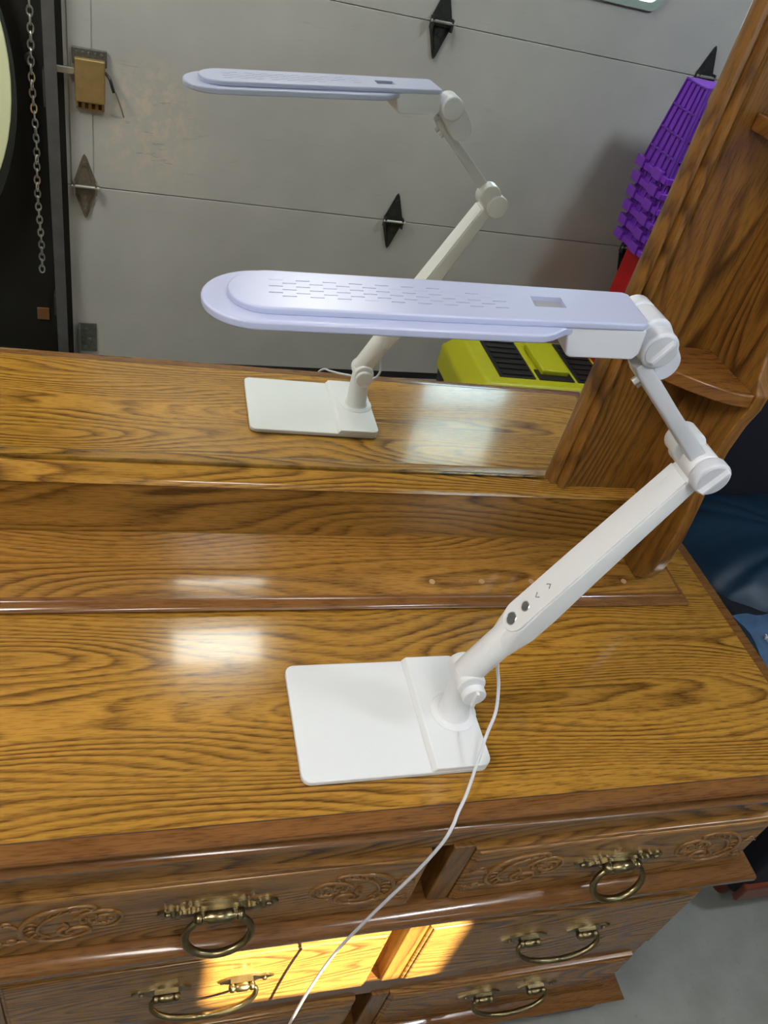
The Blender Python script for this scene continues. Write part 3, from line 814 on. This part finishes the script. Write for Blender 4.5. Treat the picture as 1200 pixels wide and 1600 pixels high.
W_CARVE = wood('oak_carving', 'x', 51.0, light=(0.25, 0.118, 0.030), dark=(0.09, 0.035, 0.01), lines=9.0, rough=0.3, amt=0.3)
CARVED_DARK = plain('carved_ground', (0.060, 0.024, 0.008), 0.5)
ring_src = bail_src = None
for ri, (z0, z1) in enumerate(ROWS):
    for ci, (x0, x1) in enumerate(COLS):
        cx = (x0 + x1) / 2
        zc = (z0 + z1) / 2
        # drawer front with a raised, bevelled field
        y0 = FY - 0.016
        mb = MB()
        def rr(m_, y): return [(x0 + m_, y, z0 + m_), (x1 - m_, y, z0 + m_), (x1 - m_, y, z1 - m_), (x0 + m_, y, z1 - m_)]
        mb.loft([rr(0.0015, FY + 0.03), rr(0.0015, y0 + 0.0065), rr(0.0022, y0 + 0.0045), rr(0.0040, y0 + 0.0032), rr(0.0065, y0 + 0.0030), rr(0.0072, y0 + 0.0012), rr(0.0092, y0), ])
        d = part('drawer', mb, W_FRONT, dr, origin=(cx, y0, zc), bevel=0.0008)
        hz = {0: -0.184, 1: -0.437, 2: -0.688}[ri]
        hx = cx
        if ri == 0:
            pl, rg_ = ring_pull_parts()
        else:
            pl, rg_ = bail_pull_parts()
        for nm, m_ in (('handle_plate', pl), ('handle_ring' if ri == 0 else 'handle_bail', rg_)):
            m2 = MB().add([(x + hx, y + y0, z + hz) for x, y, z in m_.v], m_.f)
            part(nm, m2, M_BRASS, d, smooth=50)
        if ri == 0:
            for sg in (-1, 1):
                cxx = cx + sg * (0.178 if ci == 1 else 0.160); czz = -0.186
                m4 = carving_mb(sg > 0, 0.0032)
                m5 = MB().add([(x + cxx + 0.0012, y + y0, z * 1.12 + czz - 0.0016) for x, y, z in m4.v], m4.f)
                part('carved_groove', m5, CARVED_DARK, d, smooth=60)
                m2 = carving_mb(sg > 0)
                m3 = MB().add([(x + cxx, y + y0, z * 1.12 + czz) for x, y, z in m2.v], m2.f)
                cv = part('carving', m3, W_CARVE, d, smooth=60)

# ------------------------------------------------------------------ mirror hutch standing on the dresser
MXL, MXR = -0.606, 0.412
hu = thing('dresser_mirror', (-0.098, -0.02, 0.0), 'oak mirror hutch with corner shelves standing at the back of the dresser top', 'mirror')
pp = [(-0.0125, 0.0), (0.0, 0.0), (0.003, 0.002), (0.0045, 0.006), (0.002, 0.010), (-0.003, 0.0125), (-0.006, 0.0135), (-0.0085, 0.0165), (-0.0125, 0.0170)]
part('plinth_moulding', MB().sweep(pp, [(-0.846, 0.0), (-0.846, -0.1565), (0.650, -0.1565), (0.650, 0.0)]), W_EDGE, hu, smooth=40)
part('plinth', MB().loft([[(-0.8335, -0.1440, 0.0002), (-0.8335, 0, 0.0002), (-0.8335, 0, 0.0255), (-0.8335, -0.03, 0.0255), (-0.8335, -0.1440, 0.0170)], [(0.6375, -0.1440, 0.0002), (0.6375, 0, 0.0002), (0.6375, 0, 0.0255), (0.6375, -0.03, 0.0255), (0.6375, -0.1440, 0.0170)]]), W_PL, hu)
# lower panel, slightly sloped, up to the ledge below the glass
LY0, LY1, LZ = -0.0765, -0.028, 0.122
part('lower_panel', MB().loft([[(-0.79, -0.030, 0.025), (-0.79, 0.010, 0.025), (-0.79, 0.010, 0.120), (-0.79, -0.029, 0.120)],
                               [(0.565, -0.030, 0.025), (0.565, 0.010, 0.025), (0.565, 0.010, 0.120), (0.565, -0.029, 0.120)]]), W_BASE, hu)
lg = [(-0.006, 0.112), (0.003, 0.112), (0.006, 0.116), (0.003, 0.121), (0.0, 0.1235), (-0.006, 0.1255), (-0.018, 0.1275), (-0.0235, 0.129), (-0.026, 0.126), (-0.026, 0.112)]
part('ledge', MB().sweep(lg, [(-0.79, -0.0285), (0.565, -0.0285)]), W_TOP, hu, smooth=40)
part('mirror_glass', MB().box(MXL - 0.01, MXR + 0.01, 0.0, 0.005, 0.118, 1.20), M_MIRROR, hu, label='large mirror glass')
part('backing_board', MB().box(-0.80, 0.585, 0.006, 0.018, 0.02, 1.24), M_DARKWOOD, hu)
for sg, xi, xo in ((1, MXR, 0.566), (-1, MXL, -0.762)):
    def X(d): return xi + sg * d
    pr = [(0.0, 0.001), (0.0, -0.008), (0.003, -0.013), (0.008, -0.014), (0.010, -0.011), (0.012, -0.011), (0.015, -0.021), (0.020, -0.0235), (0.0245, -0.021), (0.026, -0.0145), (0.030, -0.0145), (0.032, -0.0165), (0.155, -0.0165), (0.155, 0.005), (0.012, 0.005), (0.012, 0.001)]
    part('frame_stile', MB().prism([(X(u), v) for u, v in pr], lambda u, v, t: (u, v, 0.122 + t * 1.08)), W_POST, hu, smooth=35)
    # side panel with scalloped front edge (y,z)
    edge = [(-0.112, 0.0215), (-0.128, 0.034), (-0.140, 0.060), (-0.1445, 0.095), (-0.143, 0.14), (-0.137, 0.19), (-0.130, 0.24), (-0.128, 0.29), (-0.132, 0.335), (-0.139, 0.366), (-0.139, 0.386),
            (-0.125, 0.405), (-0.112, 0.45), (-0.108, 0.52), (-0.112, 0.59), (-0.125, 0.64), (-0.139, 0.665), (-0.139, 0.685), (-0.125, 0.71), (-0.110, 0.78), (-0.108, 0.90), (-0.115, 1.05), (-0.14, 1.20)]
    poly = [(0.005, 0.0215)] + edge + [(0.005, 1.20)]
    part('side_panel', MB().prism(poly, lambda u, v, t: (xo + sg * 0.02 * t, u, v)), W_POST, hu, bevel=0.003)
    for sz in (0.366, 0.665):
        q = [(xo - sg * 0.104, -0.0165)]
        q2 = []
        for k in range(13):
            t = k / 12
            q2.append((xo - sg * (0.104 * (1 - t)) , -0.100 * (0.0) - (0.0165 + 0.120 * math.sin(PI / 2 * t) ** 0.75)))
        pts = [(xo - sg * 0.104, -0.0165), (xo - sg * 0.104, -0.085)] + [(xo - sg * 0.104 * (1 - k / 10), -0.085 - 0.052 * math.sin(PI / 2 * k / 10)) for k in range(1, 11)] + [(xo, -0.0165)]
        part('corner_shelf', MB().prism(pts, lambda u, v, t: (u, v, sz + 0.020 * t)), W_SHELF, hu, bevel=0.003)
part('top_rail', MB().box(-0.782, 0.586, -0.14, 0.018, 1.20, 1.26), W_BASE, hu, bevel=0.004)
part('top_rail', MB().box(MXL, MXR, -0.016, 0.0, 1.12, 1.20), W_BASE, hu, bevel=0.004)
for x in (0.216, 0.296, 0.379, 0.544, 0.136, 0.056)[:4]:
    part('plug', MB().cyl((x, -0.121, 0.0185), (x, -0.1212, 0.0205), 0.0045, n=14, round_=0.0007), plain('plug_tan', (0.42, 0.25, 0.12), 0.35), hu)

# ------------------------------------------------------------------ desk lamp
la = thing('desk_lamp', (0.098, -0.340, 0.0), 'white folding LED desk lamp with square base standing on the dresser top', 'desk lamp')
th = 0.0094
def bxy(u, v): return (0.098 + u * math.cos(th) - v * math.sin(th), -0.340 + u * math.sin(th) + v * math.cos(th))
W2, L2 = 0.1168, 0.0832
base = MB().prism(rrect(0, 0, W2, L2, 0.012, 7), lambda u, v, t: (*bxy(u, v), 0.0012 + 0.0078 * t))
part('base', base, M_WHITE, la, bevel=0.0018, seg=3)
part('base_pad', MB().prism(rrect(0, 0, W2 - 0.001, L2 - 0.001, 0.012, 7), lambda u, v, t: (*bxy(u, v), 0.0001 + 0.0013 * t)), plain('grey_rubber', (0.12, 0.13, 0.16), 0.6), la)
pts = rrect(0.0, 0, W2 + 0.0003, L2 + 0.0003, 0.012, 7)
rp = [(max(u, 0.046 if True else u), v) for u, v in pts if u > 0] + [(0.046, L2 + 0.0003), (0.046, -L2 - 0.0003)]
right = [(u, v) for u, v in pts if u > 0]
right = sorted(right, key=lambda q: math.atan2(q[1], q[0] - 0.05))
poly = [(0.046, -L2 - 0.0003)] + right + [(0.046, L2 + 0.0003)]
hb = MB().loft([[(*bxy(u - (0.006 if u < 0.05 else 0), v), 0.0088) for u, v in poly], [(*bxy(u, v), 0.0165) for u, v in poly]])
part('base_step', hb, M_WHITE, la, bevel=0.0016, seg=3)
# stem
S0 = Vector((0.186, -0.345, 0.0165)); S1 = Vector((0.182, -0.343, 0.086))
ax = (S1 - S0).normalized()
st = MB()
secs = []
for t, r in ((0.0, 0.0235), (0.02, 0.0235), (0.06, 0.0215), (0.10, 0.0200), (0.5, 0.0190), (0.9, 0.0175), (1.0, 0.0165)):
    c = S0 + (S1 - S0) * t
    secs.append([(c.x + r * 0.95 * math.cos(2 * PI * k / 32), c.y + r * 0.92 * math.sin(2 * PI * k / 32), c.z) for k in range(32)])
st.loft(secs)
part('stem', st, M_WHITE, la)
part('stem_collar', MB().lathe((0.186, -0.345, 0.0160), [(0.030, 0.0), (0.030, 0.0015), (0.027, 0.003), (0.0225, 0.0032)]), M_WHITE, la)
HC = Vector((0.183, -0.343, 0.092))
part('hinge_barrel', MB().cyl(HC + Vector((0, 0.020, 0)), HC + Vector((0, -0.020, 0)), 0.0180, round_=0.003), M_WHITE, la)
kn = part('hinge_knob', MB().cyl(HC + Vector((0.004, -0.018, -0.010)), HC + Vector((0.004, -0.029, -0.010)), 0.0150, round_=0.002), M_WHITE, la)
part('grip', MB().box(HC.x + 0.002, HC.x + 0.006, HC.y - 0.034, HC.y - 0.028, HC.z - 0.024, HC.z + 0.003), M_WHITE, kn, bevel=0.001)
part('hinge_knob', MB().cyl(HC + Vector((0, 0.018, -0.006)), HC + Vector((0, 0.027, -0.006)), 0.0160, round_=0.003), M_WHITE, la)

# lower arm: round neck, then a flat-faced arm with a slanted start
A0 = Vector((0.181, -0.344, 0.098)); A1 = Vector((0.331, -0.345, 0.420))
ad = (A1 - A0).normalized()
fn = Vector((-ad.z, 0, ad.x))      # outward normal of the broad face (up-left)
sd = ad.cross(fn).normalized()     # across
part('arm_neck', MB().cyl(A0 - ad * 0.004, A0 + ad * 0.100, 0.0178, round_=0.002), M_WHITE, la)
def sect(c, w, t0, t1, r):
    """rounded section: half-width w across, from -t0 to +t1 along the face normal"""
    out = []
    for sx, sy, a0 in ((1, 1, 0), (-1, 1, 90), (-1, -1, 180), (1, -1, 270)):
        for k in range(5):
            an = math.radians(a0 + 90 * k / 4)
            u = sx * (w - r) + r * math.cos(an); v = (t1 - r if sy > 0 else -t0 + r) + r * math.sin(an)
            out.append(c + sd * u + fn * v)
    return out
L = (A1 - A0).length
secs = []
def ft(s_): return 0.0165 - 0.0055 * (s_ - 0.08) / (L - 0.08)
for s_, w_, t0, t1, r in ((0.058, 0.0178, 0.0176, 0.0135, 0.0150), (0.070, 0.0184, 0.0176, 0.0152, 0.0130), (0.080, 0.0190, 0.0174, 0.0162, 0.0100), (0.092, 0.0196, 0.0168, ft(0.092), 0.0060),
                          (0.13, 0.0197, 0.0145, ft(0.13), 0.0028), (0.20, 0.0188, 0.0112, ft(0.20), 0.0025), (0.30, 0.0172, 0.0090, ft(0.30), 0.0025), (L - 0.016, 0.0165, 0.0080, ft(L - 0.016), 0.0025), (L - 0.006, 0.0155, 0.0070, ft(L) - 0.001, 0.0025)):
    secs.append(sect(A0 + ad * s_, w_, t0, t1, r))
arm = part('lower_arm', MB().loft(secs), M_WHITE, la, smooth=40)
part('seam_ring', MB().tube([A0 + ad * 0.058 + sd * 0.0180 * math.cos(a) + fn * 0.0180 * math.sin(a) for a in [math.radians(200 + 140 * k / 12) for k in range(13)]], 0.0005, 6), M_MARK, arm)
def onface(s_, u, h=0.0):
    # height of broad face at distance s_
    t1 = ft(s_) + 0.0012
    return A0 + ad * s_ + sd * u + fn * (t1 + h)
fo = [(0.1045 - 0.0205 * math.sin(math.radians(a)), 0.0186 * math.cos(math.radians(a))) for a in range(0, 181, 10)]
fo += [(0.20, -0.0178), (0.30, -0.0162), (L - 0.012, -0.0156), (L - 0.012, 0.0156), (0.30, 0.0162), (0.20, 0.0178)]
part('arm_face', MB().loft([[onface(a_, u_, -0.0040) for a_, u_ in fo], [onface(a_, u_, 0.0) for a_, u_ in fo]]), M_WHITE, arm, bevel=0.0008, smooth=25)
for s_, rr_ in ((0.098, 0.0066), (0.121, 0.0052)):
    c = onface(s_, 0.0, -0.001)
    part('button', MB().cyl(c, c + fn * 0.0024, rr_, round_=0.0008, n=24), M_BTN, arm)
    part('button_bezel', MB().tube([c + fn * 0.0012 + ad * (rr_ + 0.0008) * math.cos(2 * PI * k / 24) + sd * (rr_ + 0.0008) * math.sin(2 * PI * k / 24) for k in range(24)], 0.0007, 6, closed=True), M_STEELB, arm)
for s_, dr_ in ((0.140, -1), (0.159, 1)):
    p0 = onface(s_ - dr_ * 0.0020, -0.0036, 0.0002); p1 = onface(s_ + dr_ * 0.0022, 0.0, 0.0002); p2 = onface(s_ - dr_ * 0.0020, 0.0036, 0.0002)
    part('arrow_mark', MB().tube([p0, p1, p2], 0.0006, 6), M_MARK, arm)
part('arm_highlight_slot', MB().tube([onface(0.318, -0.006, -0.0002), onface(0.334, -0.006, -0.0002)], 0.0007, 6), M_WHITE, arm)

# elbow
EC = Vector((0.331, -0.345, 0.428))
part('elbow_barrel', MB().cyl(EC + Vector((0, 0.028, 0)), EC + Vector((0, -0.014, 0)), 0.0175, round_=0.003), M_WHITE, la)
part('elbow_cheek', MB().loft([[Vector((EC.x - 0.012 + 0.017 * math.cos(a), y, EC.z + 0.012 + 0.017 * math.sin(a))) for a in [2 * PI * k / 28 for k in range(28)]] for y in (EC.y + 0.030, EC.y + 0.006)]), M_WHITE, la, bevel=0.002)
ek = part('elbow_knob', MB().cyl(EC + Vector((0.002, -0.014, -0.001)), EC + Vector((0.002, -0.028, -0.001)), 0.0195, round_=0.003), M_JOINT, la)
part('knob_face', MB().cyl(EC + Vector((0.002, -0.0275, -0.001)), EC + Vector((0.002, -0.0286, -0.001)), 0.0160), M_UARM, ek)
gp = MB()
g0 = EC + Vector((0.002, -0.028, -0.001))
gd = Vector((0.55, 0, 0.83))
gn = Vector((-0.83, 0, 0.55))
gp.loft([[g0 + gd * a + gn * b + Vector((0, -h, 0)) for a, b, h in ((-0.0185, -0.0032, -0.002), (-0.0185, 0.0032, -0.002), (-0.0165, 0.002, 0.006), (-0.0165, -0.002, 0.006))],
         [g0 + gd * a + gn * b + Vector((0, -h, 0)) for a, b, h in ((0.0185, -0.0032, -0.002), (0.0185, 0.0032, -0.002), (0.0165, 0.002, 0.006), (0.0165, -0.002, 0.006))]])
part('grip', gp, M_JOINT, ek, bevel=0.001)
part('elbow_knob', MB().cyl(EC + Vector((0.003, 0.026, -0.002)), EC + Vector((0.003, 0.034, -0.002)), 0.0180, round_=0.003), M_WHITE, la)

# upper arm
U0 = Vector((0.324, -0.343, 0.436)); U1 = Vector((0.214, -0.343, 0.530))
ud = (U1 - U0).normalized(); un = Vector((ud.z, 0, -ud.x)) * 1.0
if un.z < 0: un = -un
us = ud.cross(un).normalized()
def sect2(c, w_, t, r):
    out = []
    for sx, sy, a0 in ((1, 1, 0), (-1, 1, 90), (-1, -1, 180), (1, -1, 270)):
        for k in range(4):
            an = math.radians(a0 + 90 * k / 3)
            out.append(c + us * (sx * (w_ - r) + r * math.cos(an)) + un * (sy * (t - r) + r * math.sin(an)))
    return out
UL = (U1 - U0).length
secs = [sect2(U0 + ud * s_, w_, t, 0.0028) for s_, w_, t in ((0.0, 0.0105, 0.0085), (UL * 0.5, 0.0105, 0.0072), (UL - 0.004, 0.0105, 0.0075), (UL + 0.006, 0.0095, 0.0055))]
ua = part('upper_arm', MB().loft(secs), M_UARM, la, smooth=40)
part('arm_clip', MB().cyl(U1 - ud * 0.010 - un * 0.006 - us * 0.004, U1 - ud * 0.010 - un * 0.013 - us * 0.004, 0.0035, n=12).cyl(U1 - ud * 0.020 - un * 0.006, U1 - ud * 0.020 - un * 0.012, 0.003, n=12), M_STEELB, ua)

# head joint
J1 = Vector((0.2175, -0.337, 0.556)); J2 = Vector((0.240, -0.330, 0.530))
def capsule(a, b, r, y0, y1, n=14):
    d = (b - a); ang = math.atan2(d.z, d.x); ring_ = []
    pts = []
    for k in range(n + 1):
        t = ang - PI / 2 + PI * k / n; pts.append((b.x + r * math.cos(t), b.z + r * math.sin(t)))
    for k in range(n + 1):
        t = ang + PI / 2 + PI * k / n; pts.append((a.x + r * math.cos(t), a.z + r * math.sin(t)))
    return MB().prism(pts, lambda u, v, t: (u, y0 + (y1 - y0) * t, v))
part('head_joint', capsule(J1, J2, 0.0170, -0.312, -0.342), M_JOINT, la, bevel=0.003, seg=3)
jk = part('head_knob', MB().cyl((J1.x + 0.002, -0.340, J1.z - 0.006), (J1.x + 0.002, -0.356, J1.z - 0.006), 0.0175, round_=0.003), M_JOINT, la)
g0 = Vector((J1.x + 0.002, -0.356, J1.z - 0.006))
gp = MB().loft([[g0 + gd * a + gn * b + Vector((0, -h, 0)) for a, b, h in ((-0.016, -0.0025, -0.002), (-0.016, 0.0025, -0.002), (-0.012, 0.002, 0.005), (-0.012, -0.002, 0.005))],
                [g0 + gd * a + gn * b + Vector((0, -h, 0)) for a, b, h in ((0.016, -0.0025, -0.002), (0.016, 0.0025, -0.002), (0.012, 0.002, 0.005), (0.012, -0.002, 0.005))]])
part('grip', gp, M_JOINT, jk, bevel=0.001)
part('knob_face', MB().cyl((J1.x + 0.002, -0.3555, J1.z - 0.006), (J1.x + 0.002, -0.3566, J1.z - 0.006), 0.0142), M_UARM, jk)
part('head_joint_cap', MB().cyl((J1.x - 0.002, -0.314, J1.z + 0.002), (J1.x - 0.002, -0.298, J1.z + 0.002), 0.0165, round_=0.003), M_JOINT, la)

# lamp head
T0 = Vector((-0.1600, -0.302, 0.5275)); T1 = Vector((0.1960, -0.336, 0.5640))
hu_ = (T1 - T0).normalized()
hv = Vector((0, -1, 0)); hv = (hv - hu_ * hv.dot(hu_)).normalized()     # towards the viewer
hw = hu_.cross(hv).normalized()
if hw.z < 0: hw = -hw
HL = (T1 - T0).length
def HP(u, v, w_): return T0 + hu_ * u + hv * v + hw * w_
def half_outline(kind):
    if kind == 'plate':
        pts = []
        for k in range(13):
            a = PI / 2 * k / 12
            pts.append((0.046 * (1 - math.cos(a)), 0.0435 * math.sin(a)))
        pts += [(0.258, 0.0435), (0.268, 0.0425), (0.277, 0.0385), (0.284, 0.0330), (0.290, 0.0292), (0.297, 0.0280)]
        return pts
    pts = []
    for k in range(13):
        a = PI / 2 * k / 12
        pts.append((0.020 + 0.034 * (1 - math.cos(a)), 0.0320 * math.sin(a)))
    pts += [(0.20, 0.0315), (0.28, 0.0300), (HL - 0.005, 0.0290), (HL, 0.0250)]
    return pts
def full(kind):
    h = half_outline(kind)
    return h + [(u, -v) for u, v in reversed(h[1:] if True else h)]
plate = MB().prism(full('plate'), lambda u, v, t: HP(u, v, 0.008 * t))
hd = part('lamp_head', plate, M_HEAD, la, bevel=0.0022, seg=3)
# plateau with handle slot and vent slots cut into it
def slab(u0, u1, v0, v1, w0, w1):
    m_ = MB()
    return m_.loft([[HP(u0, v0, w0), HP(u1, v0, w0), HP(u1, v1, w0), HP(u0, v1, w0)], [HP(u0, v0, w1), HP(u1, v0, w1), HP(u1, v1, w1), HP(u0, v1, w1)]])
pm = MB().prism(full('plateau'), lambda u, v, t: HP(u, v, 0.0075 + 0.0065 * t))
cutter = MB()
c_ = slab(0.2665, 0.2935, -0.0110, 0.0070, 0.0095, 0.05); cutter.add(c_.v, c_.f)
vent = MB()
nrow = 6
for r_ in range(nrow):
    for k in range(9):
        u = 0.052 + k * 0.0212 + (0.0105 if r_ % 2 else 0.0)
        v = -0.0145 + r_ * 0.0054
        if r_ == 0 and k > 6: continue
        c_ = slab(u, u + 0.0110, v - 0.0006, v + 0.0006, 0.0125, 0.03); cutter.add(c_.v, c_.f)
        c_ = slab(u + 0.0001, u + 0.0109, v - 0.00055, v + 0.00055, 0.0120, 0.0132); vent.add(c_.v, c_.f)
part('top_plate', pm, M_HEAD, hd, bevel=0.0018, seg=3, cut=cutter)
part('vent_slots', vent, M_SLOT, hd)
part('handle_recess', slab(0.267, 0.293, -0.0105, 0.0065, 0.0085, 0.0102), plain('recess_grey', (0.30, 0.30, 0.34), 0.5), hd)
# deep block at the joint end
bk = MB()
bpts = [(0.291, 0.0), (0.294, -0.0165), (0.298, -0.0195), (HL - 0.006, -0.0195), (HL - 0.001, -0.014), (HL - 0.001, 0.0085), (0.291, 0.0085)]
bk.prism(bpts, lambda u, v, t: HP(u, 0.0284 - 0.0568 * t, v))
part('head_block', bk, M_UARM if False else M_JOINT, hd, bevel=0.002, seg=3)
hk = MB().tube([HP(0.300, -0.022, -0.003), HP(0.297, -0.022, -0.010), HP(0.300, -0.022, -0.018)], 0.002, 8, 4)
part('light_panel', MB().prism([(u * 0.93 + 0.010, v * 0.80) for u, v in full('plate') if u < 0.278], lambda u, v, t: HP(u, v, -0.0016 + 0.0018 * t)), M_DIFF, hd, label='frosted light panel')

# cable
cable = [(0.205, -0.346, 0.135), (0.212, -0.347, 0.122), (0.2165, -0.350, 0.106), (0.2225, -0.358, 0.084), (0.2215, -0.376, 0.057), (0.207, -0.398, 0.042), (0.188, -0.430, 0.026),
         (0.172, -0.456, 0.013), (0.158, -0.474, 0.006), (0.149, -0.487, 0.001), (0.1385, -0.497, -0.018), (0.120, -0.502, -0.075), (0.098, -0.502, -0.150), (0.080, -0.502, -0.215), (0.060, -0.502, -0.300), (0.044, -0.504, -0.42), (0.034, -0.506, -0.57), (0.030, -0.51, -0.72), (0.05, -0.54, -0.86), (0.12, -0.62, FLOOR + 0.004), (0.3, -0.75, FLOOR + 0.003)]
part('power_cable', MB().tube(cable, 0.0021, 10, 8), M_CABLE, la, label='thin white power cable')

# ------------------------------------------------------------------ armchair at the right
ac = thing('armchair', (1.35, 0.1, FLOOR), 'dark navy leather armchair with cherry wood feet to the right of the dresser', 'armchair')
def W(mb): return mb
part('base_frame', MB().box(1.10, 1.84, -0.33, 0.85, -0.80, -0.45), M_NAVYD, ac, bevel=0.02)
part('wood_rail', MB().box(1.105, 1.83, -0.342, -0.325, -0.80, -0.74), M_CHERRY, ac, bevel=0.006)
for fx, fy in ((1.16, -0.27), (1.80, -0.30), (1.14, 0.81), (1.80, 0.81)):
    part('foot', MB().cyl((fx, fy, -0.80), (fx, fy, FLOOR), 0.032, 0.022), M_CHERRY, ac)
part('armrest', MB().rbox((1.20, 0.18, -0.43), (0.11, 0.52, 0.10), 0.35), M_NAVYD, ac, smooth=180)
part('armrest', MB().rbox((1.74, 0.18, -0.43), (0.11, 0.52, 0.10), 0.35), M_NAVYD, ac, smooth=180)
# puffy cushion with gathers
cu = MB()
segs = 64
secs = []
for i in range(1, 24):
    ph = -PI / 2 + PI * i / 24
    row = []
    for k in range(segs):
        a = 2 * PI * k / segs
        cr = 1 + 0.020 * math.sin(9 * a + 1.0) * max(0, math.sin(ph)) + 0.012 * math.sin(17 * a)
        cx = 0.34 * (abs(math.cos(ph)) ** 0.55) * math.copysign(abs(math.cos(a)) ** 0.6, math.cos(a)) * cr
        cy = 0.27 * (abs(math.cos(ph)) ** 0.55) * math.copysign(abs(math.sin(a)) ** 0.6, math.sin(a)) * cr
        cz_ = 0.105 * math.copysign(abs(math.sin(ph)) ** 0.8, math.sin(ph)) * (1 - 0.20 * abs(math.sin(6.5 * a)) ** 4 * math.cos(ph))
        row.append((1.42 + cx, 0.315 + cy * 0.85, -0.37 + cz_))
    secs.append(row)
cu.loft(secs)
part('cushion', cu, M_NAVY, ac, smooth=180, subsurf=1)
part('backrest', MB().rbox((1.40, 0.645, -0.25), (0.40, 0.14, 0.34), 0.40), M_NAVYD, ac, smooth=180)

# folded blue cloth with white print on the armrest
cl = MB()
rows = []
nx, ny = 10, 18
for j in range(ny + 1):
    y = -0.30 + 0.40 * j / ny
    row = []
    for i in range(nx + 1):
        x = 1.10 + 0.17 * i / nx - 0.0
        z = -0.322 + 0.006 * math.sin(j * 0.9) + 0.004 * math.sin(i * 1.3 + j)
        row.append((x, y, z))
    rows.append(row)
vs = [p for r_ in rows for p in r_] + [(p[0], p[1], p[2] - 0.012) for r_ in rows for p in r_]
nv = (nx + 1) * (ny + 1); fs = []
for j in range(ny):
    for i in range(nx):
        a = j * (nx + 1) + i
        fs.append((a, a + 1, a + nx + 2, a + nx + 1)); fs.append((a + nv, a + nx + 1 + nv, a + nx + 2 + nv, a + 1 + nv))
for j in range(ny):
    a = j * (nx + 1); b = a + nx + 1; fs.append((a, b, b + nv, a + nv)); a += nx; b += nx; fs.append((a, a + nv, b + nv, b))
for i in range(nx):
    a = i; fs.append((a, a + nv, a + 1 + nv, a + 1)); a += ny * (nx + 1); fs.append((a, a + 1, a + 1 + nv, a + nv))
ct = thing('folded_cloth', (1.10, -0.13, -0.335), 'light blue folded cloth with small white print on the navy armchair arm', 'cloth')
part('cloth_sheet', MB().add(vs, fs), M_DENIM, ct, smooth=60)
for k in range(9):
    pr_ = MB()
    x = 1.13 + 0.035 * (k % 3); y = -0.10 + 0.06 * (k // 3)
    pr_.box(x, x + 0.012, y, y + 0.004, -0.318, -0.3115).box(x + 0.004, x + 0.008, y - 0.008, y + 0.010, -0.318, -0.3110)
    part('printed_mark', pr_, M_WIRE, ct)
